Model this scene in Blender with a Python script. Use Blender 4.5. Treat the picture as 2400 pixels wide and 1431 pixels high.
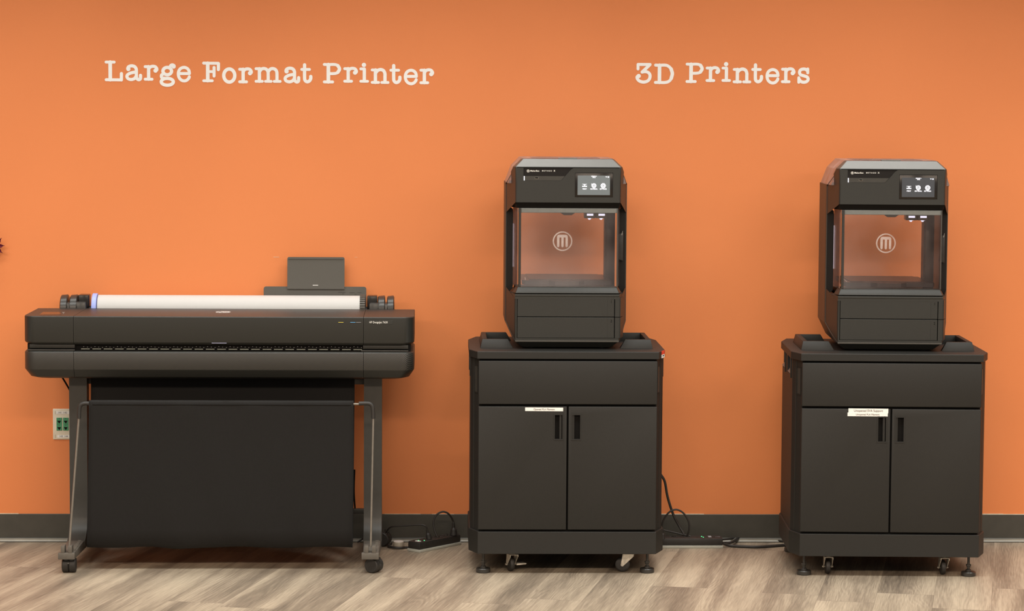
import bpy, bmesh, math, random
from mathutils import Matrix, Vector
PI = math.pi
random.seed(7)
for _o in list(bpy.data.objects): bpy.data.objects.remove(_o)
SC = bpy.context.scene
COL = SC.collection

# ------------------------------------------------------------------ camera
CAM_F, CAM_POS = 6000.0, Vector((0, -9.11, 1.560))
YAW, PITCH, ROLL = -0.0333, 0.0776, 0.006
CAM_ROT = (Matrix.Rotation(YAW, 3, 'Z') @ Matrix.Rotation(PI/2 - PITCH, 3, 'X') @ Matrix.Rotation(ROLL, 3, 'Z'))
cd = bpy.data.cameras.new('camera'); cam = bpy.data.objects.new('camera', cd); COL.objects.link(cam)
cd.sensor_width = 36; cd.lens = CAM_F/2400*36; cd.clip_start = 0.05; cd.clip_end = 60
cam.matrix_world = Matrix.Translation(CAM_POS) @ CAM_ROT.to_4x4()
SC.camera = cam
cd.dof.use_dof = False

# ------------------------------------------------------------------ view
SC.view_settings.view_transform = 'Standard'; SC.view_settings.look = 'None'
SC.view_settings.gamma = 1; SC.view_settings.use_curve_mapping = False
SC.view_settings.exposure = 0.44

# ------------------------------------------------------------------ world: dim room behind the camera with bright windows
w = bpy.data.worlds.new('room_surroundings'); SC.world = w; w.use_nodes = True
nt = w.node_tree; nt.nodes.clear()
def N(t, kind, **kw):
    n = t.nodes.new(kind)
    for k, v in kw.items():
        if k == 'inp':
            for a, b in v.items(): n.inputs[a].default_value = b
        else: setattr(n, k, v)
    return n
tc = N(nt, 'ShaderNodeTexCoord'); sp = N(nt, 'ShaderNodeSeparateXYZ'); nt.links.new(tc.outputs['Generated'], sp.inputs[0])
ns = N(nt, 'ShaderNodeTexNoise', inp={'Scale': 9.0, 'Detail': 3.0, 'Roughness': 0.6, 'Distortion': 0.5})
mp = N(nt, 'ShaderNodeMapping'); mp.inputs['Scale'].default_value = (1, 1, 2.6)
nt.links.new(tc.outputs['Generated'], mp.inputs[0]); nt.links.new(mp.outputs[0], ns.inputs['Vector'])
cr = N(nt, 'ShaderNodeValToRGB'); cr.color_ramp.elements[0].position = .40; cr.color_ramp.elements[0].color = (.13, .12, .11, 1)
cr.color_ramp.elements[1].position = .72; cr.color_ramp.elements[1].color = (3.0, 2.65, 2.35, 1)
nt.links.new(ns.outputs['Fac'], cr.inputs[0])
back = N(nt, 'ShaderNodeMapRange', inp={'From Min': -.2, 'From Max': -.75}); nt.links.new(sp.outputs['Y'], back.inputs['Value'])
mx = N(nt, 'ShaderNodeMix', data_type='RGBA'); mx.inputs[6].default_value = (.40, .31, .235, 1)
nt.links.new(back.outputs[0], mx.inputs[0]); nt.links.new(cr.outputs[0], mx.inputs[7])
bg = N(nt, 'ShaderNodeBackground', inp={'Strength': 0.36}); out = N(nt, 'ShaderNodeOutputWorld')
nt.links.new(mx.outputs[2], bg.inputs[0]); nt.links.new(bg.outputs[0], out.inputs[0])

# ------------------------------------------------------------------ unseen ceiling troffers (area lamps), far row shaped as frontal fill
def lamp(x, y, e, sx=.6, sy=1.2, z=2.72, col=(1, 1.0, .95), spread=150):
    l = bpy.data.lights.new('unseen_ceiling_light', 'AREA'); l.shape = 'RECTANGLE'; l.size = sx; l.size_y = sy
    l.energy = e; l.color = col; l.spread = math.radians(spread)
    o = bpy.data.objects.new('unseen_ceiling_light', l); COL.objects.link(o); o.location = (x, y, z); return o
for x in (-1.45, 0.0, 1.45, 2.9):
    lamp(x, -.42, 2.9, 1.3, .50, spread=76)
for x in (-2.3, -.5, 1.3, 3.1):
    lamp(x, -1.85, 18.5, 1.3, .6, spread=141)
for x in (-3.2, 0.2, 3.6):
    lamp(x, -5.4, 118, 2.4, .6, spread=170, col=(1, .80, .62))  # far row strengthened and tinted warm as added frontal fill

# ------------------------------------------------------------------ pixel -> world on a real plane (for measuring real positions)
def ray(u, v): return CAM_ROT @ Vector(((u-1200)/CAM_F, -(v-715.5)/CAM_F, -1))
def P(u, v, y):
    d = ray(u, v); return CAM_POS + d*((y-CAM_POS.y)/d.y)
def FZ(u, v, z=0.0):
    d = ray(u, v); return CAM_POS + d*((z-CAM_POS.z)/d.z)

# ------------------------------------------------------------------ materials
MATS = {}
def mat(name, col, rough=.5, metal=0, var=.08, bump=0, scale=60, spec=.5, emit=None, coat=0):
    m = bpy.data.materials.new(name); m.use_nodes = True; t = m.node_tree; b = t.nodes['Principled BSDF']
    tcn = N(t, 'ShaderNodeTexCoord'); n = N(t, 'ShaderNodeTexNoise', inp={'Scale': scale, 'Detail': 4.0})
    t.links.new(tcn.outputs['Object'], n.inputs['Vector'])
    r = N(t, 'ShaderNodeValToRGB'); lo = 1-var; hi = 1+var
    r.color_ramp.elements[0].position = .3; r.color_ramp.elements[1].position = .7
    r.color_ramp.elements[0].color = (*[c*lo for c in col], 1); r.color_ramp.elements[1].color = (*[min(1, c*hi) for c in col], 1)
    t.links.new(n.outputs['Fac'], r.inputs[0]); t.links.new(r.outputs[0], b.inputs['Base Color'])
    b.inputs['Roughness'].default_value = rough; b.inputs['Metallic'].default_value = metal
    b.inputs['Specular IOR Level'].default_value = spec; b.inputs['Coat Weight'].default_value = coat
    if bump:
        bp = N(t, 'ShaderNodeBump', inp={'Strength': bump, 'Distance': .001}); t.links.new(n.outputs['Fac'], bp.inputs['Height'])
        t.links.new(bp.outputs[0], b.inputs['Normal'])
    if emit:
        b.inputs['Emission Color'].default_value = (*emit[0], 1); b.inputs['Emission Strength'].default_value = emit[1]
    MATS[name] = m; return m
K_cart = mat('cart_black', (.0145, .0140, .0122), .55, var=.12, bump=.25, scale=900, spec=.40)
K_plast = mat('printer_black', (.0225, .0232, .0205), .44, var=.10, bump=.2, scale=900, spec=.44)
K_dark = mat('deep_black', (.005, .0045, .004), .8, spec=.2)  # near-black; also colours shade into some recesses and gaps
K_gloss = mat('gloss_black', (.012, .010, .009), .22, var=.02, spec=.35)
K_satin = mat('satin_black', (.030, .028, .025), .30, var=.15, scale=200)
K_bevel = mat('bot_bevel_black', (.060, .056, .048), .37, var=.05, bump=.15, scale=900, spec=.75)
K_frame = mat('opening_frame_black', (.0085, .0065, .0055), .5, spec=.25)
K_grey = mat('window_frame_grey', (.15, .155, .145), .5, var=.06)
K_tray = mat('tray_grey', (.088, .082, .070), .55, var=.06, bump=.2, scale=800)
K_leg = mat('stand_grey', (.036, .034, .029), .45, var=.08)
K_foot = mat('foot_grey', (.10, .09, .076), .5, var=.08)
K_fabric = mat('bin_fabric', (.0050, .0044, .0040), .9, var=.2, bump=.6, scale=1200)
K_rubber = mat('rubber', (.022, .020, .018), .55, var=.15)
M_steel = mat('steel', (.62, .60, .56), .28, 1, var=.1, scale=150)
M_zinc = mat('zinc_plate', (.62, .58, .50), .38, .7, var=.2, scale=120)
M_rod = mat('grey_rod', (.26, .24, .21), .35, .6, var=.08)
M_paper = mat('roll_paper', (.56, .555, .545), .6, var=.01)
M_white = mat('vinyl_white', (.93, .94, .94), .45, var=.015)
M_label = mat('label_white', (.86, .85, .82), .5, var=.02)
M_ink = mat('ink_grey', (.10, .09, .085), .6)
M_whiteink = mat('white_print', (.75, .74, .70), .5)
M_blue = mat('hub_blue', (.34, .42, .86), .4, var=.05)
M_cream = mat('plate_cream', (.74, .68, .55), .4, var=.03)
M_green = mat('jack_green', (.055, .30, .145), .4, var=.1)
M_red = mat('tag_red', (.75, .06, .03), .5)
M_yel = mat('ink_yellow', (.6, .52, .08), .5); M_cy = mat('ink_blue', (.10, .35, .65), .5); M_gr = mat('ink_silver', (.30, .30, .32), .5)
M_lav = mat('ink_lavender', (.34, .35, .50), .5)
M_strip = mat('strip_base_grey', (.42, .42, .37), .5, var=.05)
M_base = mat('baseboard_rubber', (.056, .053, .043), .42, var=.10, scale=25)
M_toe = mat('baseboard_toe', (.34, .33, .29), .28, var=.15, scale=12)
M_caulk = mat('caulk', (.62, .55, .42), .6, var=.2, scale=40)
M_petal = mat('petal_red', (.12, .0015, .018), .6, var=.4, scale=60); M_petal2 = mat('petal_pink', (.75, .10, .16), .6)
M_plum = mat('build_plate_dark', (.018, .014, .016), .34, var=.10)
M_led = mat('white_glow', (.8, .8, .85), .4, emit=((.75, .78, 1), .9))
M_ledg = mat('led_green', (.05, .5, .1), .4, emit=((.1, .9, .35), 1.2))
M_icon = mat('screen_icon', (.9, .9, 1), .4, emit=((.85, .86, 1), .85))
M_scr1 = mat('screen_reflection_glow', (.03, .03, .03), .12, emit=((.62, .66, .62), .22))  # extra emission stands in for the room reflected in this screen
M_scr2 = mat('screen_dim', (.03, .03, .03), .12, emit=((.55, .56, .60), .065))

def clear(name, tint, gloss=.10, rough=.03, haze=0.0, hazecol=(.8, .7, .68)):
    m = bpy.data.materials.new(name); m.use_nodes = True; t = m.node_tree; t.nodes.clear()
    tr = N(t, 'ShaderNodeBsdfTransparent'); tr.inputs[0].default_value = (*tint, 1)
    gl = N(t, 'ShaderNodeBsdfGlossy', inp={'Roughness': rough})
    lw = N(t, 'ShaderNodeLayerWeight', inp={'Blend': .25})
    mr = N(t, 'ShaderNodeMapRange', inp={'From Min': 0, 'From Max': 1, 'To Min': gloss, 'To Max': .75}); t.links.new(lw.outputs['Fresnel'], mr.inputs[0])
    mxs = N(t, 'ShaderNodeMixShader'); t.links.new(mr.outputs[0], mxs.inputs[0]); t.links.new(tr.outputs[0], mxs.inputs[1]); t.links.new(gl.outputs[0], mxs.inputs[2])
    last = mxs
    if haze:
        df = N(t, 'ShaderNodeBsdfDiffuse'); df.inputs[0].default_value = (*hazecol, 1)
        tcn = N(t, 'ShaderNodeTexCoord'); nn = N(t, 'ShaderNodeTexNoise', inp={'Scale': 14.0, 'Detail': 4.0}); t.links.new(tcn.outputs['Object'], nn.inputs['Vector'])
        m3 = N(t, 'ShaderNodeMapRange', inp={'From Min': .3, 'From Max': .7, 'To Min': haze*.5, 'To Max': haze*1.5}); t.links.new(nn.outputs['Fac'], m3.inputs[0])
        m2 = N(t, 'ShaderNodeMixShader'); t.links.new(m3.outputs[0], m2.inputs[0]); t.links.new(mxs.outputs[0], m2.inputs[1]); t.links.new(df.outputs[0], m2.inputs[2]); last = m2
    o = N(t, 'ShaderNodeOutputMaterial'); t.links.new(last.outputs[0], o.inputs[0]); MATS[name] = m; return m
G_pane = clear('door_pane', (.99, .965, .955), .065, .03, .024, (.80, .62, .58))  # pinkish haze is coloured in for the veil of room reflections
G_lid = clear('lid_clear', (.90, .80, .76), .10, .08, .12)
G_logo = clear('etched_logo', (.80, .76, .74), .04, .4, .30, (.95, .86, .82))
G_side = clear('side_pane', (.82, .74, .72), .10, .04, .05)

# orange wall paint
m_wall = bpy.data.materials.new('orange_wall_paint'); m_wall.use_nodes = True; t = m_wall.node_tree; b = t.nodes['Principled BSDF']
tcn = N(t, 'ShaderNodeTexCoord'); n1 = N(t, 'ShaderNodeTexNoise', inp={'Scale': 420.0, 'Detail': 3.0}); n2 = N(t, 'ShaderNodeTexNoise', inp={'Scale': 1.3, 'Detail': 2.0})
t.links.new(tcn.outputs['Object'], n1.inputs['Vector']); t.links.new(tcn.outputs['Object'], n2.inputs['Vector'])
r = N(t, 'ShaderNodeValToRGB'); r.color_ramp.elements[0].position = .3; r.color_ramp.elements[1].position = .7
r.color_ramp.elements[0].color = (.77, .240, .075, 1); r.color_ramp.elements[1].color = (.82, .260, .083, 1)
t.links.new(n2.outputs['Fac'], r.inputs[0]); t.links.new(r.outputs[0], b.inputs['Base Color'])
b.inputs['Roughness'].default_value = .5; b.inputs['Specular IOR Level'].default_value = .45
bp = N(t, 'ShaderNodeBump', inp={'Strength': .25, 'Distance': .0010}); t.links.new(n1.outputs['Fac'], bp.inputs['Height']); t.links.new(bp.outputs[0], b.inputs['Normal'])

# vinyl plank floor
m_floor = bpy.data.materials.new('oak_vinyl_planks'); m_floor.use_nodes = True; t = m_floor.node_tree; b = t.nodes['Principled BSDF']
L = t.links.new
def M_(op, a, bb=None, **kw):
    n = N(t, 'ShaderNodeMath', operation=op)
    for i, s in enumerate((a, bb)):
        if s is None: continue
        if isinstance(s, (int, float)): n.inputs[i].default_value = s
        else: L(s, n.inputs[i])
    return n.outputs[0]
tcn = N(t, 'ShaderNodeTexCoord'); mp = N(t, 'ShaderNodeMapping'); mp.inputs['Rotation'].default_value = (0, 0, .225); mp.vector_type = 'POINT'; L(tcn.outputs['Object'], mp.inputs[0])
sp = N(t, 'ShaderNodeSeparateXYZ'); L(mp.outputs[0], sp.inputs[0])
PW, PL = .182, 1.22
row = M_('FLOOR', M_('DIVIDE', sp.outputs['X'], PW))
wn = N(t, 'ShaderNodeTexWhiteNoise', noise_dimensions='1D'); L(row, wn.inputs['W'])
vv = M_('ADD', sp.outputs['Y'], M_('MULTIPLY', wn.outputs['Value'], PL))
colm = M_('FLOOR', M_('DIVIDE', vv, PL))
cb = N(t, 'ShaderNodeCombineXYZ'); L(row, cb.inputs[0]); L(colm, cb.inputs[1])
wn2 = N(t, 'ShaderNodeTexWhiteNoise', noise_dimensions='2D'); L(cb.outputs[0], wn2.inputs['Vector'])
# grain coordinates: stretched along the plank, different in every plank
sh = M_('MULTIPLY', wn2.outputs['Value'], 37.0)
def gvec(kx, ky, kz=11.0):
    c = N(t, 'ShaderNodeCombineXYZ'); L(M_('MULTIPLY', sp.outputs['X'], kx), c.inputs[0]); L(M_('ADD', M_('MULTIPLY', sp.outputs['Y'], ky), sh), c.inputs[1]); L(M_('MULTIPLY', wn2.outputs['Value'], kz), c.inputs[2]); return c.outputs[0]
na = N(t, 'ShaderNodeTexNoise', inp={'Scale': 1.0, 'Detail': 2.0, 'Roughness': .45}); L(gvec(12.0, .85), na.inputs['Vector'])
nc = N(t, 'ShaderNodeTexNoise', inp={'Scale': 1.0, 'Detail': 2.0, 'Roughness': .4, 'Distortion': .3}); L(gvec(8.0, 1.15, 5.0), nc.inputs['Vector'])
nd = N(t, 'ShaderNodeTexNoise', inp={'Scale': 1.0, 'Detail': 1.0}); L(gvec(7.0, 2.2, 3.0), nd.inputs['Vector'])
mask_ = N(t, 'ShaderNodeMapRange', inp={'From Min': .42, 'From Max': .62}); L(nd.outputs['Fac'], mask_.inputs[0])
ring_ = M_('MULTIPLY', M_('SINE', M_('MULTIPLY', M_('ADD', M_('DIVIDE', sp.outputs['X'], .010), M_('MULTIPLY', nc.outputs['Fac'], 22.0)), 5.2)), mask_.outputs[0])
nb = N(t, 'ShaderNodeTexNoise', inp={'Scale': 1.0, 'Detail': 3.0, 'Roughness': .6}); L(gvec(230.0, 9.0), nb.inputs['Vector'])
mixv = M_('ADD', M_('ADD', M_('MULTIPLY', na.outputs['Fac'], .76), M_('ADD', M_('MULTIPLY', ring_, .034), .035)), M_('MULTIPLY', nb.outputs['Fac'], .38))
mixv = M_('ADD', mixv, M_('MULTIPLY', M_('SUBTRACT', wn2.outputs['Value'], .5), .09))
r = N(t, 'ShaderNodeValToRGB'); e = r.color_ramp.elements; e[0].position = .36; e[0].color = (.125, .100, .076, 1); e[1].position = .80; e[1].color = (.49, .41, .305, 1)
x_ = r.color_ramp.elements.new(.56); x_.color = (.265, .215, .160, 1); L(mixv, r.inputs[0])
fx = M_('FRACT', M_('DIVIDE', sp.outputs['X'], PW)); fy = M_('FRACT', M_('DIVIDE', vv, PL))
seam = M_('MULTIPLY', M_('GREATER_THAN', fx, .005), M_('GREATER_THAN', fy, .0015))
sm = N(t, 'ShaderNodeMix', data_type='RGBA'); sm.inputs[6].default_value = (.19, .15, .115, 1); L(seam, sm.inputs[0]); L(r.outputs[0], sm.inputs[7])
L(sm.outputs[2], b.inputs['Base Color']); b.inputs['Roughness'].default_value = .48; b.inputs['Specular IOR Level'].default_value = .35
bp = N(t, 'ShaderNodeBump', inp={'Strength': .25, 'Distance': .0008}); L(nb.outputs['Fac'], bp.inputs['Height']); L(bp.outputs[0], b.inputs['Normal'])

# diagonal ribbed plastic
m_rib = bpy.data.materials.new('ribbed_black'); m_rib.use_nodes = True; t = m_rib.node_tree; b = t.nodes['Principled BSDF']; L = t.links.new
tcn = N(t, 'ShaderNodeTexCoord'); sp = N(t, 'ShaderNodeSeparateXYZ'); L(tcn.outputs['Object'], sp.inputs[0])
s = M_('SINE', M_('MULTIPLY', M_('SUBTRACT', M_('SUBTRACT', sp.outputs['X'], sp.outputs['Y']), M_('MULTIPLY', sp.outputs['Z'], .85)), 2*PI/.0054))
mr = N(t, 'ShaderNodeMapRange', inp={'From Min': -.8, 'From Max': .8}); L(s, mr.inputs[0])
mx = N(t, 'ShaderNodeMix', data_type='RGBA'); mx.inputs[6].default_value = (.014, .013, .011, 1); mx.inputs[7].default_value = (.043, .041, .036, 1); L(mr.outputs[0], mx.inputs[0]); L(mx.outputs[2], b.inputs['Base Color'])
bp = N(t, 'ShaderNodeBump', inp={'Strength': .25, 'Distance': .0006}); L(s, bp.inputs['Height']); L(bp.outputs[0], b.inputs['Normal']); b.inputs['Roughness'].default_value = .42

# ------------------------------------------------------------------ mesh builder
class MB:
    def __init__(s): s.v = []; s.f = []; s.m = []
    def add(s, vs, fs, mi=0):
        o = len(s.v); s.v += [tuple(p) for p in vs]; s.f += [tuple(i+o for i in f) for f in fs]
        s.m += [mi]*len(fs) if isinstance(mi, int) else list(mi); return s
    def bm(s, bmx, mi=0):
        bmx.verts.ensure_lookup_table(); bmx.verts.index_update()
        s.add([v.co for v in bmx.verts], [[v.index for v in f.verts] for f in bmx.faces], mi); bmx.free(); return s
    def box(s, x0, x1, y0, y1, z0, z1, bev=0, mi=0, seg=2):
        return s.hexa([(x0, y0, z0), (x1, y0, z0), (x1, y1, z0), (x0, y1, z0), (x0, y0, z1), (x1, y0, z1), (x1, y1, z1), (x0, y1, z1)], bev, mi, seg)
    def hexa(s, c, bev=0, mi=0, seg=2):
        fs = [(0, 3, 2, 1), (4, 5, 6, 7), (0, 1, 5, 4), (1, 2, 6, 5), (2, 3, 7, 6), (3, 0, 4, 7)]
        if not bev: return s.add(c, fs, mi)
        b = bmesh.new(); vs = [b.verts.new(p) for p in c]
        for f in fs: b.faces.new([vs[i] for i in f])
        bmesh.ops.bevel(b, geom=list(b.edges), offset=bev, segments=seg, affect='EDGES', profile=.5)
        return s.bm(b, mi)
    def obox(s, c, ax, ay, az, bev=0, mi=0):   # centre + half-axis vectors
        c, ax, ay, az = map(Vector, (c, ax, ay, az))
        return s.hexa([c-ax-ay-az, c+ax-ay-az, c+ax+ay-az, c-ax+ay-az, c-ax-ay+az, c+ax-ay+az, c+ax+ay+az, c-ax+ay+az], bev, mi)
    def loft(s, rings, cap=True, mi=0, smi=None):
        n = len(rings[0]); vs = [p for r in rings for p in r]; fs = []; ms = []
        for k in range(len(rings)-1):
            for i in range(n):
                j = (i+1) % n; fs.append((k*n+i, k*n+j, (k+1)*n+j, (k+1)*n+i)); ms.append(mi if smi is None else smi[k])
        if cap:
            fs.append(tuple(range(n-1, -1, -1))); fs.append(tuple((len(rings)-1)*n+i for i in range(n))); ms += [mi, mi]
        return s.add(vs, fs, ms)
    def prism(s, poly, z0, z1, mi=0):  # poly in xy, counter-clockwise
        return s.loft([[(x, y, z0) for x, y in poly], [(x, y, z1) for x, y in poly]], mi=mi)
    def prism_y(s, poly, y0, y1, mi=0):  # poly in xz, counter-clockwise seen from the front
        return s.loft([[(x, y1, z) for x, z in poly], [(x, y0, z) for x, z in poly]], mi=mi)
    def prism_x(s, poly, x0, x1, mi=0):
        return s.loft([[(x0, y, z) for y, z in poly], [(x1, y, z) for y, z in poly]], mi=mi)
    def cyl(s, p0, p1, r0, r1=None, seg=24, mi=0, cap=True):
        r1 = r0 if r1 is None else r1; p0, p1 = Vector(p0), Vector(p1); d = (p1-p0).normalized()
        a = d.orthogonal().normalized(); b_ = d.cross(a); rings = []
        for p, r_ in ((p0, r0), (p1, r1)): rings.append([tuple(p+a*r_*math.cos(2*PI*i/seg)+b_*r_*math.sin(2*PI*i/seg)) for i in range(seg)])
        return s.loft(rings, cap, mi)
    def lathe(s, prof, o=(0, 0, 0), ax='z', seg=28, mi=0):  # prof [(r,h)]
        rings = []
        for r_, h in prof:
            ring = []
            for i in range(seg):
                c_, s_ = r_*math.cos(2*PI*i/seg), r_*math.sin(2*PI*i/seg)
                q = {'z': (c_, s_, h), 'x': (h, c_, s_), 'y': (s_, h, c_)}[ax]
                ring.append((q[0]+o[0], q[1]+o[1], q[2]+o[2]))
            rings.append(ring)
        return s.loft(rings, True, mi)
    def tube(s, pts, r_, seg=10, mi=0, smooth=6):
        pts = [Vector(p) for p in pts]
        if smooth and len(pts) > 2:
            q = []; e_ = [2*pts[0]-pts[1]]+pts+[2*pts[-1]-pts[-2]]
            for i in range(1, len(e_)-2):
                for k in range(smooth):
                    tt = k/smooth; a, b_, c_, d = e_[i-1:i+3]
                    q.append(.5*((2*b_)+(c_-a)*tt+(2*a-5*b_+4*c_-d)*tt*tt+(3*b_-a-3*c_+d)*tt**3))
            q.append(pts[-1]); pts = q
        nrm = None; rings = []
        for i, p in enumerate(pts):
            d = (pts[min(i+1, len(pts)-1)]-pts[max(i-1, 0)]).normalized()
            nrm = d.orthogonal().normalized() if nrm is None else (nrm-d*nrm.dot(d)).normalized()
            bb = d.cross(nrm); rings.append([tuple(p+nrm*r_*math.cos(2*PI*k/seg)+bb*r_*math.sin(2*PI*k/seg)) for k in range(seg)])
        return s.loft(rings, True, mi)
    def text(s, body, x, y, z, size, mi=0, align='CENTER', sx=1.0, rot=None, th=.0002, off=0):
        c = bpy.data.curves.new('t', 'FONT'); c.body = body; c.size = size; c.align_x = align; c.align_y = 'CENTER'; c.extrude = th; c.offset = off
        o = bpy.data.objects.new('t', c); COL.objects.link(o); bpy.context.view_layer.update()
        me = bpy.data.meshes.new_from_object(o.evaluated_get(bpy.context.evaluated_depsgraph_get()))
        R = rot or Matrix(((1, 0, 0), (0, 0, -1), (0, 1, 0)))
        s.add([Vector((x, y, z))+R @ Vector((v.co.x*sx, v.co.y, v.co.z)) for v in me.vertices], [tuple(p.vertices) for p in me.polygons], mi)
        bpy.data.objects.remove(o); bpy.data.curves.remove(c); bpy.data.meshes.remove(me); return s
    def mirror_x(s):
        o = MB(); o.add([(-x, y, z) for x, y, z in s.v], [tuple(reversed(f)) for f in s.f], s.m); return o
    def build(s, name, mats, parent=None, smooth=30, cut=None, loc=None):
        me = bpy.data.meshes.new(name); me.from_pydata(s.v, [], s.f)
        mats = mats if isinstance(mats, (list, tuple)) else [mats]
        for m in mats: me.materials.append(m)
        for p, m in zip(me.polygons, s.m): p.material_index = m
        me.validate(); me.update()
        o = bpy.data.objects.new(name, me); COL.objects.link(o)
        for c in (cut or []):
            cm = bpy.data.meshes.new('cut'); cm.from_pydata(c.v, [], c.f); co = bpy.data.objects.new('cut', cm); COL.objects.link(co)
            b = bmesh.new(); b.from_mesh(cm); bmesh.ops.recalc_face_normals(b, faces=b.faces); b.to_mesh(cm); b.free()
            md = o.modifiers.new('b', 'BOOLEAN'); md.operation = 'DIFFERENCE'; md.object = co; md.solver = 'EXACT'
            bpy.context.view_layer.update()
            nm = bpy.data.meshes.new_from_object(o.evaluated_get(bpy.context.evaluated_depsgraph_get()))
            o.modifiers.clear(); old = o.data; o.data = nm; nm.name = name; bpy.data.meshes.remove(old); bpy.data.objects.remove(co); bpy.data.meshes.remove(cm)
        me = o.data
        if smooth:
            for p in me.polygons: p.use_smooth = True
            me.set_sharp_from_angle(angle=math.radians(smooth))
        o.parent = parent
        if loc: o.location = loc
        return o
def fixn(mb):
    b = bmesh.new(); vs = [b.verts.new(p) for p in mb.v]; fl = []
    for f, m in zip(mb.f, mb.m):
        try: ff = b.faces.new([vs[i] for i in f]); ff.material_index = m
        except ValueError: pass
    bmesh.ops.recalc_face_normals(b, faces=b.faces); b.verts.index_update()
    mb.f = [tuple(v.index for v in f.verts) for f in b.faces]; mb.m = [f.material_index for f in b.faces]; b.free(); return mb

def tag(o, label, cat, group=None):
    o['label'] = label; o['category'] = cat
    if group: o['group'] = group
    return o
def thing(name, label, cat, loc=(0, 0, 0), rz=0, group=None):
    o = bpy.data.objects.new(name, None); COL.objects.link(o); o.location = loc; o.rotation_euler = (0, 0, rz); o.empty_display_size = .05
    return tag(o, label, cat, group)
def struct(o): o['kind'] = 'structure'; return o
def copy_tree(o, parent=None):
    kids = list(o.children); c = o.copy(); COL.objects.link(c); c.parent = parent
    for k in kids: copy_tree(k, c)
    return c

# ================================================================== the room
struct(MB().add([(-6, -10.5, 0), (7, -10.5, 0), (7, .02, 0), (-6, .02, 0), (-6, -10.5, -.05), (7, -10.5, -.05), (7, .02, -.05), (-6, .02, -.05)],
    [(0, 1, 2, 3), (7, 6, 5, 4), (4, 5, 1, 0), (5, 6, 2, 1), (6, 7, 3, 2), (7, 4, 0, 3)]).build('floor', m_floor, smooth=0))
wall = struct(MB().box(-6, 7, 0, .12, 0, 2.75).build('wall_back', m_wall, smooth=0))
bb = struct(MB().prism_x([(0, .1), (0, 0), (-.013, 0), (-.013, .0025), (-.009, .006), (-.009, .0115), (-.004, .015), (-.004, .0985), (-.0028, .1)][::-1], -6, 7).build('baseboard_back', [M_base]))
cm_ = MB()
cm_.prism_x([(-.0137, 0), (-.0137, .0032), (-.0097, .0065), (-.0097, .0125), (-.0092, .0125), (-.0085, .006), (-.0125, .0025), (-.0125, 0)], -6, 7)
fixn(cm_).build('toe_strip', M_toe, bb)
MB().box(-6, 7, -.0142, -.0136, .0002, .0020).build('gap_shade_strip', K_dark, bb, smooth=0)  # dark strip drawn in for the shade between baseboard and floor
ck = MB()
for (a, b2, th) in ((-3, -1.455, .0022), (-.15, -.02, .0015), (.02, .10, .001), (.80, 1.0, .0024), (1.98, 2.085, .0034), (2.085, 4, .0022)):
    ck.box(a, b2, -.0032, -.0002, .0995, .0995+th)
ck.build('caulk_line', M_caulk, bb, smooth=0)
sc = MB()
for a, b2, v, th in ((641, 654, 602, .0012), (831, 838, 602.5, .0006)):
    p, q = P(a, v, 0), P(b2, v, 0); sc.box(p.x, q.x, -.0005, .0, p.z-th/2, p.z+th/2)
sc.build('scuff_mark', M_caulk, wall, smooth=0)

# ================================================================== wall lettering (typewriter face, one mesh per letter)
def disc_strokes(strokes, to3):
    mb = MB(); k = 0
    for pts, hw in strokes:
        k += 1; y0 = -.0006-.00010*(k % 9)
        q = pts
        if len(pts) > 2 and hw > 0:
            e_ = [(2*pts[0][0]-pts[1][0], 2*pts[0][1]-pts[1][1])]+list(pts)+[(2*pts[-1][0]-pts[-2][0], 2*pts[-1][1]-pts[-2][1])]; q = []
            for i in range(1, len(e_)-2):
                for j in range(6):
                    tt = j/6; a, b_, c_, d = e_[i-1:i+3]
                    q.append(tuple(.5*(2*b_[m]+(c_[m]-a[m])*tt+(2*a[m]-5*b_[m]+4*c_[m]-d[m])*tt*tt+(3*b_[m]-a[m]-3*c_[m]+d[m])*tt**3) for m in (0, 1)))
            q.append(pts[-1])
        h = abs(hw)
        # offset ribbon
        lft, rgt = [], []
        for i, p in enumerate(q):
            a = q[max(i-1, 0)]; b_ = q[min(i+1, len(q)-1)]; dx, dy = b_[0]-a[0], b_[1]-a[1]; ln = math.hypot(dx, dy) or 1
            lft.append((p[0]-dy/ln*h, p[1]+dx/ln*h)); rgt.append((p[0]+dy/ln*h, p[1]-dx/ln*h))
        if len(q) > 1:
            vs = [to3(*p, y0) for p in lft]+[to3(*p, y0) for p in rgt]; n = len(q)
            mb.add(vs, [(i, i+1, n+i+1, n+i) for i in range(n-1)])
        ends = (q[0],) if math.dist(q[0], q[-1]) < 6 else (q[0], q[-1])
        for ci, c in enumerate(ends):
            vs = [to3(c[0]+h*math.cos(2*PI*i/20), c[1]+h*math.sin(2*PI*i/20), y0-.00004-.00003*ci) for i in range(20)]; mb.add(vs, [tuple(range(20))])
    return mb
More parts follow.
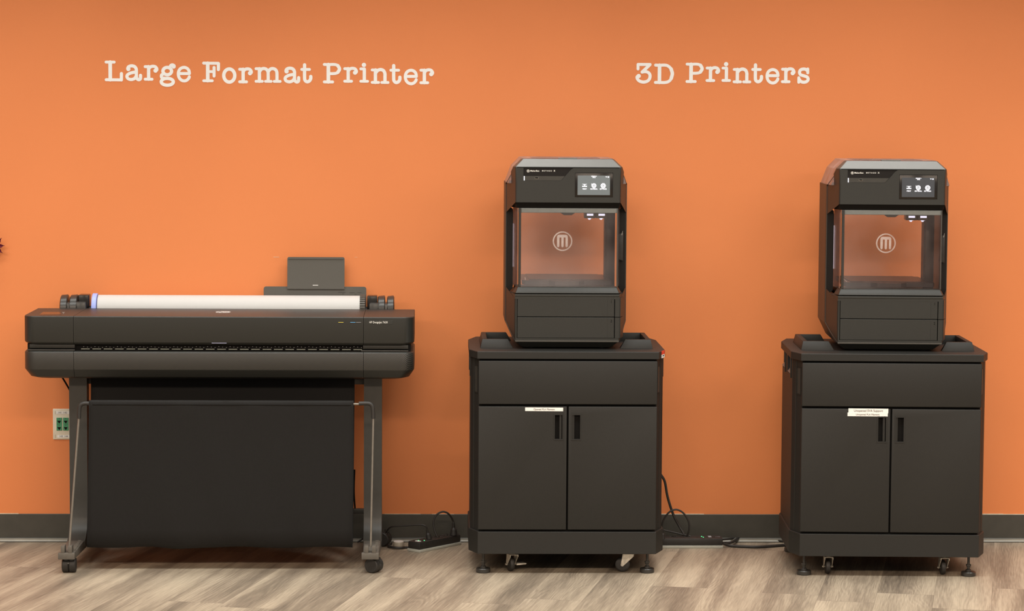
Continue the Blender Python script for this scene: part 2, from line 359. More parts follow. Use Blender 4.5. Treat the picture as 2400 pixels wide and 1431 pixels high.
# strokes: (points in glyph space: x right, y DOWN, zero = baseline), half width; 1 unit = 1/10.909 px
def ell(cx, cy, rx, ry, n=28): return [(cx+rx*math.cos(2*PI*i/n), cy+ry*math.sin(2*PI*i/n)) for i in range(n+1)]
S8 = 10.909/8.571
def g8(st, x0, b0): return [([((x-x0)*S8, (y-b0)*S8) for x, y in pts], hw*S8) for pts, hw in st]
def g10(st, x0, b0): return [([(x-x0, y-b0) for x, y in pts], hw) for pts, hw in st]
ST, SE = 46, 37
GL = {
 'L': g10([([(97, 175), (300, 175)], SE), ([(200, 175), (200, 618)], ST), ([(97, 619), (482, 621)], SE), ([(482, 462), (480, 621)], 40)], 60, 655),
 'a': g10([([(668, 352), (650, 340), (665, 300), (710, 275), (765, 270), (825, 290), (862, 345), (866, 420), (866, 530), (880, 590), (925, 615), (962, 598), (970, 555), (970, 508)], 41), ([(665, 350), (666, 351)], 54),
          ([(866, 425), (800, 432), (710, 455), (650, 490), (628, 535), (650, 585), (705, 610), (760, 610), (820, 585), (862, 530)], 40)], 590, 645),
 'r': g10([([(1095, 290), (1190, 290)], SE), ([(1182, 290), (1182, 605)], 43), ([(1095, 606), (1267, 606)], SE), ([(1185, 360), (1210, 310), (1255, 285), (1305, 280), (1355, 295), (1387, 340), (1385, 375), (1358, 392)], 40), ([(1356, 388), (1357, 389)], 54)], 1060, 640),
 'g': g10([(ell(1657, 400, 108, 92), 42), ([(1728, 305), (1742, 262), (1785, 243), (1830, 262), (1832, 295)], 38), ([(1818, 292), (1819, 293)], 46),
          ([(1575, 465), (1520, 495), (1508, 535), (1530, 572), (1600, 583)], 40), (ell(1657, 670, 152, 86), 42)], 1465, 640),
 'e': g10([([(1950, 463), (2222, 463)], 38), ([(2222, 458), (2208, 385), (2160, 330), (2085, 308), (2005, 335), (1957, 395), (1942, 480), (1962, 565), (2015, 625), (2087, 648), (2155, 630), (2205, 580), (2218, 545)], 39)], 1905, 685),
 'F': g8([([(150, 158), (440, 160)], 29), ([(443, 165), (441, 285)], 31), ([(230, 160), (230, 505)], 36), ([(230, 325), (355, 325)], 28), ([(356, 243), (356, 412)], 30), ([(150, 507), (320, 507)], 28)], 122, 535),
 'o': g8([(ell(662, 403, 109, 129), 34)], 517, 535),
 'm': g8([([(1200, 268), (1285, 268)], 28), ([(1268, 268), (1268, 518)], 33), ([(1200, 518), (1325, 518)], 28), ([(1388, 518), (1500, 518)], 28), ([(1562, 518), (1680, 518)], 28),
          ([(1272, 325), (1305, 280), (1355, 264), (1410, 282), (1438, 330), (1442, 400), (1442, 515)], 32), ([(1446, 325), (1480, 280), (1530, 264), (1585, 282), (1613, 330), (1617, 400), (1617, 515)], 32)], 1172, 545),
 't': g8([([(2175, 192), (2175, 430), (2183, 495), (2222, 526), (2268, 512), (2296, 468), (2298, 422)], 33), ([(2120, 283), (2272, 283)], 29)], 2095, 560),
 'P': g8([([(172, 184), (253, 187), (350, 183), (420, 195), (468, 240), (470, 300), (425, 350), (350, 364), (255, 365)], 29), ([(253, 187), (253, 528)], 37), ([(172, 530), (338, 530)], 29), ([(440, 205), (474, 272), (440, 340)], 34)], 143, 558),
 'i': g8([([(967, 193), (968, 193)], 44), ([(905, 272), (972, 272)], 28), ([(975, 275), (975, 515)], 33), ([(905, 518), (1040, 518)], 28)], 880, 545),
 'n': g8([([(1133, 293), (1220, 293)], 28), ([(1198, 293), (1198, 540)], 34), ([(1133, 540), (1262, 540)], 28), ([(1325, 540), (1450, 540)], 28), ([(1203, 350), (1240, 305), (1300, 285), (1358, 305), (1386, 360), (1388, 430), (1388, 538)], 33)], 1105, 566),
 '3': g10([([(163, 232), (470, 232)], 38), ([(163, 232), (163, 346)], 38), ([(468, 235), (268, 425)], 40), ([(268, 425), (335, 412), (405, 425), (458, 470), (472, 535), (450, 610), (390, 660), (300, 678), (210, 655), (155, 605), (140, 555), (165, 520)], 40), ([(183, 525), (184, 526)], 54)], 100, 715),
 'D': g10([([(612, 250), (713, 252), (840, 248), (920, 265), (1000, 335), (1040, 460), (1018, 580), (950, 660), (850, 688), (713, 688), (612, 688)], 38), ([(713, 252), (713, 686)], 46), ([(1008, 345), (1040, 460), (1015, 580)], 45)], 578, 722),
 's': g10([([(2212, 345), (2212, 445)], 37), ([(1985, 568), (1985, 683)], 37), ([(2205, 395), (2165, 358), (2100, 348), (2030, 368), (2000, 430), (2030, 492), (2120, 522), (2195, 548), (2224, 605), (2190, 662), (2110, 682), (2040, 662), (1995, 610)], 40)], 1945, 715),
}
def lettering(label, letters):
    u0 = letters[0][1]; c = P(u0, 190, 0)
    root = thing('wall_lettering', label, 'lettering', (c.x, 0, c.z))
    for ch, u, v in letters:
        p = P(u, v, 0)
        k = 1/10.909/6000*9.13
        to3 = lambda x, y, yy, p=p: (p.x-c.x+x*k, yy, p.z-c.z-y*k)
        mb = disc_strokes(GL[ch], to3); o = mb.build('letter', M_white, root, smooth=0)
    return root
A = lambda x: 240+x/10.909
B8 = lambda x, o: o+x/8.571
Y10 = lambda y: 130+y/10.909
Y8 = lambda y: 130+y/8.571
lettering('white typewriter lettering Large Format Printer on the orange wall, above the wide printer',
  [('L', A(60), Y10(655)), ('a', A(590), Y10(645)), ('r', A(1060), Y10(640)), ('g', A(1465), Y10(640)), ('e', A(1905), Y10(685)),
   ('F', B8(122, 460), Y8(535)), ('o', B8(517, 460), Y8(535)), ('r', B8(845, 460), Y8(555)), ('m', B8(1172, 460), Y8(545)), ('a', B8(1755, 460), Y8(553)), ('t', B8(2095, 460), Y8(560)),
   ('P', B8(143, 740), Y8(558)), ('r', B8(555, 740), Y8(543)), ('i', B8(880, 740), Y8(545)), ('n', B8(1105, 740), Y8(566)), ('t', B8(1485, 740), Y8(575)), ('e', B8(1770, 740), Y8(595)), ('r', B8(2085, 740), Y8(573))])
lettering('white typewriter lettering 3D Printers on the orange wall, above the two cart printers',
  [('3', 1480+100/10.909, Y10(715)), ('D', 1480+578/10.909, Y10(722)), ('P', 1480+1380/10.909, Y10(700)), ('r', 1480+1895/10.909, Y10(673)),
   ('i', 1690+12/10.909, Y10(672)), ('n', 1690+295/10.909, Y10(706)), ('t', 1690+772/10.909, Y10(712)), ('e', 1690+1135/10.909, Y10(738)), ('r', 1690+1530/10.909, Y10(703)), ('s', 1690+1945/10.909, Y10(715))])

# ================================================================== wide format printer
PX0, PX1, PF, PB = -1.3580, -.0425, -.490, -.150
XS1, XS2 = -1.1878, -.2142
prn = thing('wide_format_printer', 'wide black large format printer on a wheeled stand with fabric catch bin', 'printer', (-.70, -.30, 0))
OX, OY = -.70, -.30
def LP(p): return (p[0]-OX, p[1]-OY, p[2])
def outline(xa, xb, d, rl, rr, rx=.040, ry=.052, yf=PF, yb=PB):
    pts = []
    x0 = xa+(d if rl else 0); x1 = xb-(d if rr else 0); y0 = yf+d
    if rl: pts += [(x0+rx*(1-math.cos(a)), y0+ry*(1-math.sin(a))) for a in [PI/2*i/8 for i in range(9)]]
    else: pts.append((x0, y0))
    if rr: pts += [(x1-rx*(1-math.sin(a)), y0+ry*(1-math.cos(a))) for a in [PI/2*i/8 for i in range(9)]]
    else: pts.append((x1, y0))
    pts += [(x1, yb), (x0, yb)]
    return pts
def shell(name, mats, xa, xb, rl, rr, rings, smi=None, **kw):
    mb = MB(); g = .0006
    rr_ = [[(x-OX, y-OY, z) for x, y in outline(xa+g*(not rl), xb-g*(not rr), d, rl, rr, **kw)] for z, d in rings]
    mb.loft(rr_, smi=smi); return fixn(mb).build(name, mats, prn, smooth=35)
up = [(.7525, .010), (.758, .0025), (.762, 0), (.8455, 0), (.848, .002)]
shell('end_cap', K_plast, PX0, XS1, True, False, up)
fc = shell('front_cover', K_plast, XS1, XS2, False, False, up)
shell('end_cap', K_plast, XS2, PX1, False, True, up)
lo = [(.634, .050), (.6365, .034), (.642, .017), (.6665, .001), (.669, 0), (.724, 0), (.7265, .001), (.7295, .004)]
sm = [1, 1, 1, 1, 0, 0, 1]
for xa, xb, rl, rr in ((PX0, XS1, True, False), (XS1, XS2, False, False), (XS2, PX1, False, True)):
    shell('lower_housing', [m_rib, K_plast], xa, xb, rl, rr, lo, smi=sm, rx=.040, ry=.052)
# slot core
mb = MB(); mb.box(PX0+.012-OX, PX1-.012-OX, PF+.028-OY, PB-OY, .728, .754); mb.build('paper_slot', K_dark, prn)
for xa, xb in ((PX0+.02, XS1+.002), (XS2-.002, PX1-.02)):
    MB().box(xa-OX, xb-OX, PF+.016-OY, PF+.05-OY, .7385, .7525, .002).build('slot_trim', K_plast, prn)
    MB().box(xa-.006-OX, xb-OX, PF+.012-OY, PF+.05-OY, .7300, .7350, .0015).build('slot_lip', K_satin, prn)
mb = MB()
for k in range(26):
    u = 190+k*26.6
    if u > 846: break
    a, b2 = P(u, 819, PF+.020), P(min(u+20, 850), 819, PF+.020); mb.box(a.x-OX, b2.x-OX, PF+.0195-OY, PF+.03-OY, .7350, .7372)
mb.build('guide_strip', mat('guide_strip_grey', (.34, .36, .30), .5), prn)
mb = MB()
for k in range(75):
    u = 196+k*8.8; a = P(u, 812+(k % 3), PF+.025); mb.box(a.x-OX-.0012, a.x-OX+.0012, PF+.0255-OY, PF+.03-OY, a.z-.0009, a.z+.0009)
mb.build('slot_rollers', M_gr, prn)
# printing on the cover
mb = MB()
for (u0, u1, v, th, mi) in ((793, 805, 755, .0016, 0), (806, 819, 755, .0010, 1), (821, 833, 755, .0018, 2), (834.5, 846, 755, .0012, 3), (496, 531, 803.5, .0018, 4)):
    if mi == 4: mb.build('ink_marks', [M_yel, K_leg, M_cy, M_gr], fc, smooth=0); mb = MB(); mi = 0
    a, b2 = P(u0, v, PF), P(u1, v, PF); mb.box(a.x-OX, b2.x-OX, PF-.0005-OY, PF+.0003-OY, a.z-th/2, a.z+th/2, mi=mi)
mb.build('cover_line', M_lav, fc, smooth=0)
c = P(889, 755, PF)
mb = MB(); mb.box(c.x-.033-OX, c.x+.046-OX, PF-.0008-OY, PF+.0003-OY, c.z-.0062, c.z+.0062, .0004)
mb.text('HP DesignJet T630', c.x-.003-OX, PF-.0012-OY, c.z, .0092, mi=1, sx=.88, off=.00005)
mb.build('name_plate', [K_plast, M_whiteink], prn, smooth=0)
# lid badge
c = FZ(523, 731, .848)
mb = MB(); mb.cyl((c.x-OX, c.y-OY, .8480), (c.x-OX, c.y-OY, .8487), .0255, seg=40)
R0 = Matrix.Identity(3)
mb.text('hp', c.x-OX, c.y-.002-OY, .8489, .036, mi=1, rot=Matrix(((1, .25, 0), (0, 1.15, 0), (0, 0, 1))), off=.0006)
mb.build('lid_badge', [M_label, K_plast], fc, smooth=0)
# touch screen at the left end of the lid
q = [FZ(92, 737.5, .8485), FZ(144, 737, .8485), FZ(143, 730.5, .8485), FZ(101, 730.5, .8485)]
mb = MB(); mb.hexa([(p.x-OX, p.y-OY, .8478) for p in q]+[(p.x-OX, p.y-OY, .8488) for p in q]); mb.build('control_screen', K_gloss, prn, smooth=0)
q = [FZ(145, 731, .8485), FZ(152, 731, .8485), FZ(149, 735, .8485)]
mb = MB(); mb.prism([(p.x-OX, p.y-OY) for p in reversed(q)], .8478, .8488); fixn(mb).build('power_button', K_grey, prn, smooth=0)

# roll holders behind the lid (they carry the paper roll)
RY, RZ = -.098, .846
def holder(ua, ub, flip):
    xa, xb = P(ua, 700, RY).x-OX, P(ub, 700, RY).x-OX
    wdt = xb-xa; f = (lambda a: xa+a*wdt) if not flip else (lambda a: xb-a*wdt)
    def bx(m, a, b2, *r, **k):
        p, q_ = sorted((f(a), f(b2))); m.box(p, q_, *r, **k)
    mb = MB(); y = RY-OY
    for a, b2 in ((0, .26), (.33, .60)):
        p, q_ = sorted((f(a), f(b2)))
        mb.lathe([(.001, p-0), (.044, p), (.048, p+.003), (.050, q_-.003), (.046, q_), (.001, q_)], (0, y, RZ-.003), 'x', 32)
    bx(mb, 0, .62, y-.044, y+.04, RZ-.12, RZ+.022, bev=.007)
    bx(mb, .5, .92, y-.045, y+.03, RZ-.06, RZ+.024, bev=.007)
    o = mb.build('roll_holder', K_satin, prn)
    m2 = MB(); bx(m2, .62, .985, y-.025, y+.035, RZ-.02, RZ+.0465, bev=.003); m2.build('latch', K_gloss, o)
    m2 = MB(); p, q_ = sorted((f(.9), f(1.16))); m2.cyl((p, y, RZ-.012), (q_, y, RZ-.012), .019); m2.build('spindle', K_rubber, o)
holder(143.5, 211, False); holder(860, 924, True)
# rear body under the roll and sheet feeder
MB().box(PX0+.03-OX, PX1-.03-OX, PB-.01-OY, -.045-OY, .66, .795, .01).build('rear_body', K_plast, prn)
def plate(u0, u1, v0, v1, yb, yt, rad, th=.006, zb=None):
    a = P(u0, v0, yt); b2 = P(u1, v0, yt); c_ = P((u0+u1)/2, v1, yb)
    zb = c_.z if zb is None else zb; zt = a.z; pts = [(a.x, zb), (b2.x, zb)]
    pts += [(b2.x-rad+rad*math.cos(t_), zt-rad+rad*math.sin(t_)) for t_ in [PI/2*i/6 for i in range(7)]]
    pts += [(a.x+rad+rad*math.cos(t_), zt-rad+rad*math.sin(t_)) for t_ in [PI/2+PI/2*i/6 for i in range(7)]]
    yy = lambda z: yb+(yt-yb)*(z-zb)/(zt-zb)
    mb = MB(); mb.loft([[(x-OX, yy(z)+th-OY, z) for x, z in pts], [(x-OX, yy(z)-OY, z) for x, z in pts]]); return fixn(mb), yy
mb, yy = plate(618, 858.5, 671, 720, -.050, -.040, .008, zb=.78); st = mb.build('sheet_tray', K_tray, prn, smooth=0)
mb = MB()
for u, v, l_ in ((792, 684.5, 13), (804, 685, 6), (819, 685.5, 12), (838, 685.5, 9), (802, 688.5, 4), (831, 689, 4)):
    a = P(u, v, -.0445); q_ = P(u+l_, v, -.0445); mb.box(a.x-OX, q_.x-OX, yy(a.z)-.0004-OY, yy(a.z)+.0005-OY, a.z-.0007, a.z+.0007)
mb.build('tray_markings', K_leg, st, smooth=0)
mb, yy = plate(673.5, 807.5, 602, 677, -.0470, -.0395, .006, th=.004); se = mb.build('tray_extension', K_tray, prn, smooth=0)
a = P(672, 604.5, -.038)
mb = MB(); a, q_ = P(676, 606.5, -.037), P(805, 606.5, -.037); mb.box(a.x-OX, q_.x-OX, yy(a.z)-.0025-OY, yy(a.z)+.001-OY, a.z-.0006, a.z+.0015, .0005)
mb.build('tray_edge', K_tray, se)
mb = MB(); a, q_ = P(733, 668, -.046), P(745.5, 668, -.046); mb.box(a.x-OX, q_.x-OX, yy(a.z)-.0006-OY, yy(a.z)+.001-OY, a.z-.0010, a.z+.0010)
mb.build('printed_mark', M_label, se, smooth=0)

# stand: legs, feet, casters, basket
def twin_caster(parent, x, y, yaw, name='caster'):
    mb = MB(); mb.box(-.016, .016, -.018, .016, .030, .052, .004); mb.cyl((0, 0, .045), (0, 0, .060), .008)
    pr = [(-.004, .004)]
    hood = MB(); n = 12
    for sgn in (-1,):
        ring = []
        for i in range(n+1):
            a_ = PI*.08+PI*.84*i/n; ring.append((.0265*math.cos(a_), .0255+.0265*math.sin(a_)))
        ring2 = [(r*.9, .0255+(z-.0255)*.9) for r, z in reversed(ring)]
        hood.prism_x(ring+ring2, -.0030, .0030)
    mb.add(hood.v, hood.f, 0)
    o = fixn(mb).build(name, K_satin, parent, loc=(x-OX, y-OY, 0)); o.rotation_euler = (0, 0, yaw)
    for s_ in (-1, 1):
        m2 = MB(); a, b2 = (.0006, .0225) if s_ > 0 else (-.0225, -.0006)
        m2.lathe([(.001, a), (.0225, a), (.0252, a+.003), (.0252, b2-.003), (.0225, b2), (.008, b2+(.001*s_ if s_ > 0 else 0)), (.001, b2)], (0, 0, .0252), 'x', 32)
        m2.build('wheel', K_rubber, o)
    return o
for side, (u0, u1, f0, f1) in enumerate(((162.5, 204, 137.5, 176.5), (853, 895, 847.5, 888))):
    yl = -.375
    x0, x1 = P(u0, 1000, yl).x-OX, P(u1, 1000, yl).x-OX
    xf0, xf1 = P(f0, 1306, -.632).x-OX, P(f1, 1306, -.632).x-OX
    # column flaring into the foot rail
    prof = []
    front = [(-.375, .640), (-.375, .22), (-.378, .15), (-.390, .115), (-.415, .092), (-.445, .079)]
    back_ = [(-.445, .060), (-.30, .060), (-.20, .075), (-.255, .10), (-.30, .16), (-.318, .25), (-.320, .640)]
    mb = MB(); mb.prism_x([(y-OY, z) for y, z in front+back_], x0, x1)
    leg = fixn(mb).build('leg', K_leg, prn)
    # foot rail to the front caster and to the back caster
    mb = MB()
    mb.hexa([(xf0+.003, -.632-OY, .050), (xf1, -.632-OY, .050), (x1, -.40-OY, .050), (x0, -.40-OY, .050),
             (xf0+.006, -.632-OY, .071), (xf1-.002, -.632-OY, .071), (x1-.001, -.40-OY, .081), (x0, -.40-OY, .081)], .002)
    mb.box(x0+.004, x1-.004, -.40-OY, -.055-OY, .050, .078, .004)
    w_ = xf1-xf0
    mb.box(xf0, xf1, -.648-OY, -.628-OY, .0500, .0725, .0015)
    for k, (pa, pb) in enumerate(((.17, .40), (.60, .84))): mb.box(xf0+w_*pa, xf0+w_*pb, -.648-OY, -.612-OY, .071, .0955, .0012)
    for k in range(7): mb.box(xf1-.016, xf1-.004, -.60+.025*k-OY, -.592+.025*k-OY, .070, .0815-.0006*(7-k), .001)
    mb.build('foot_rail', K_foot, leg)
    cx = (xf0+xf1)/2+OX
    twin_caster(leg, cx+(.004 if side == 0 else .012), -.606, 0.0 if side == 0 else 1.05)
    twin_caster(leg, (x0+x1)/2+OX+(0 if side == 0 else .032), -.088, 0.2 if side == 0 else 1.25)
x0 = P(204, 1000, -.36).x-OX; x1 = P(853, 1000, -.36).x-OX
MB().box(x0-.01, x1+.01, -.335-OY, -.315-OY, .603, .622, .002).build('cross_beam', K_tray, prn)
MB().box(x0-.01, x1+.01, -.115-OY, -.100-OY, .118, .137, .002).build('cross_beam', K_leg, prn)
# basket rod
def rod(ue, ub, um, s_):
    pe = P(ue, 978, -.60); pb = P(ub, 1276, -.628); pm = P(um, 945, -.60)
    MB().tube([(pb.x-OX, pb.y-OY, pb.z-.006), (pe.x-OX, pe.y-OY, pe.z)], .0037, 12, smooth=0).build('basket_rod', M_rod, prn)
    ztop = P(um, 945, -.60).z; xc = pe.x-OX+.0015*s_
    mb = MB(); mb.tube([(pe.x-OX, pe.y-OY, pe.z-.003), (xc, pe.y-OY, ztop-.020), (xc+.004*s_, pe.y-OY, ztop-.006), (xc+.016*s_, pe.y-OY, ztop), (pm.x-OX, pm.y-OY, ztop)], .0068, 14, smooth=8)
    mb.build('rod_connector', K_rubber, prn)
    return ztop
zt = rod(185, 162.5, 212, 1); rod(875, 869, 841, -1)
a, b2 = P(212, 945, -.60), P(842, 945, -.60)
MB().tube([(a.x-.01-OX, -.60-OY, zt), (b2.x-OX, -.60-OY, zt)], .0036, 12, smooth=0).build('basket_rod', M_rod, prn)
# catch bin cloth
xl0, xr0 = P(208.5, 945, -.605).x, P(828.5, 945, -.605).x; xl1, xr1 = P(204.5, 1275, -.585).x, P(826, 1280, -.585).x
prof = [(-.355, .634), (-.358, .58), (-.365, .45), (-.375, .30), (-.39, .16), (-.42, .098), (-.47, .078), (-.53, .073), (-.565, .078), (-.583, .094), (-.590, .14), (-.5935, .22), (-.597, .32), (-.600, .42), (-.603, .52), (-.6065, .555), (-.6065, .570), (-.602, .5765), (-.595, .5765), (-.590, .566)]
xlb, xrb = P(213, 910, -.36).x, P(831, 910, -.36).x
NU = 46; vs = []; fs = []
for i in range(NU+1):
    tt = i/NU
    for k, (y, z) in enumerate(prof):
        f = min(1, max(0, (.57-z)/.49)); xl = xl0+(xl1-xl0)*f; xr = xr0+(xr1-xr0)*f; bk = min(1, max(0, (y+.60)/.24)); xl += (xlb-xl0)*bk; xr += (xrb-xr0)*bk
        wob = math.sin(PI*tt)*( .002*math.sin(tt*23+k)+.0015*math.sin(tt*51+2*k))*(1 if 3 < k < 14 else .3)
        zz = z-(.006*math.exp(-((tt-.33)/.05)**2)+.002*math.sin(tt*19) if 5 <= k <= 9 else 0)
        vs.append((xl+(xr-xl)*tt-OX, y+wob-OY, zz))
n = len(prof)
for i in range(NU):
    for k in range(n-1): fs.append((i*n+k, i*n+k+1, (i+1)*n+k+1, (i+1)*n+k))
o = MB().add(vs, fs).build('catch_bin', K_fabric, prn, smooth=60); sd = o.modifiers.new('s', 'SOLIDIFY'); sd.thickness = .0015; sd.offset = 0
mb = MB()
a, b2 = P(216, 940, -.611), P(823, 941, -.611); mb.box(a.x-OX, b2.x-OX, -.6098-OY, -.6060-OY, .5640, .5655); mb.build('hem', K_fabric, prn, smooth=0)
# thin cable behind the left leg
a, b2, c_ = P(146, 884, -.28), P(154, 897, -.29), P(166, 918, -.30)
mb = MB(); mb.tube([LP(a), LP(b2), LP(c_)], .003, 8); mb.build('cable', K_dark, prn)
a, b2, c_ = P(831, 1100, -.20), P(829.5, 1150, -.18), P(832, 1190, -.15)
mb = MB(); mb.tube([LP(a), LP(b2), LP(c_)], .003, 8); mb.build('cable', K_dark, prn)

# paper roll on its spindle
xa, xb = P(231, 700, RY).x, P(844, 700, RY).x
roll = thing('paper_roll', 'long white paper roll with a blue left hub, lying behind the wide printer lid', 'paper roll', ((xa+xb)/2, RY, RZ))
h = (xb-xa)/2
MB().lathe([(.001, -h), (.0455, -h), (.0455, h), (.001, h)], (0, 0, 0), 'x', 48).build('paper', M_paper, roll)
mb = MB(); a = P(217.5, 700, RY).x-(xa+xb)/2
mb.lathe([(.001, a), (.049, a), (.051, a+.002), (.051, -h-.0045), (.049, -h-.0025), (.001, -h-.002)], (0, 0, 0), 'x', 48); mb.build('blue_hub', M_blue, roll)
mb = MB(); b2 = P(856, 700, RY).x-(xa+xb)/2
mb.lathe([(.001, h+.0005), (.047, h+.0005), (.047, b2), (.001, b2)], (0, 0, 0), 'x', 48)
for k in range(36):
    a_ = 2*PI*k/36; d = Vector((0, math.cos(a_), math.sin(a_))); t2 = Vector((0, -math.sin(a_), math.cos(a_)))
    mb.obox(Vector(((h+b2)/2, 0, 0))+d*.0485, Vector(((b2-h)/2, 0, 0)), t2*.0026, d*.002)
mb.build('ribbed_hub', K_tray, roll, smooth=0)

# ================================================================== printer cart
def octo(fw, sw, y0, dy, depth, bdy): return [(-fw, y0), (fw, y0), (sw, y0+dy), (sw, depth-bdy), (fw, depth), (-fw, depth), (-sw, depth-bdy), (-sw, y0+dy)]
def make_caster():
    mb = MB()
    mb.cyl((0, 0, .0665), (0, 0, .0700), .020); mb.cyl((0, 0, .0625), (0, 0, .0665), .012)
    mb.box(-.0135, .0135, -.024, .013, .0605, .0625, .0008)
    for s_ in (-1, 1):
        pts = [(-.024, .0618), (.013, .0618), (.015, .050)]
        pts += [(.014+.0055*math.cos(a_), .0255+.0055*math.sin(a_)) for a_ in [0.5-i*.55 for i in range(7)]]
        pts += [(-.024, .055)]
        mb.loft([[(s_*.0125, y, z) for y, z in pts], [(s_*.0145, y, z) for y, z in pts]])
    c = fixn(mb).build('caster', M_zinc)
    m2 = MB(); m2.lathe([(.001, -.0085), (.018, -.0085), (.0205, -.0080), (.0238, -.006), (.0250, -.002), (.0250, .002), (.0238, .006), (.0205, .008), (.018, .0085), (.001, .0085)], (0, .014, .0252), 'x', 36); m2.build('wheel', K_rubber, c)
    m2 = MB(); m2.cyl((-.0185, .014, .0252), (.0185, .014, .0252), .0038, seg=6)
    m2.build('axle_bolt', M_steel, c)
    return c
def make_foot():
    mb = MB()
    mb.lathe([(.001, 0), (.0225, 0), (.0245, .002), (.0245, .0125), (.0225, .0150), (.010, .0158), (.0095, .020), (.006, .024), (.001, .024)])
    mb.cyl((0, 0, .024), (0, 0, .071), .0045, seg=12); mb.cyl((0, 0, .0335), (0, 0, .039), .0085, seg=6); mb.cyl((0, 0, .0285), (0, 0, .0315), .0070, seg=6)
    return mb.build('leveling_foot', K_satin)
def place(o, parent, loc, rz=0): o.parent = parent; o.location = loc; o.rotation_euler = (0, 0, rz); return o

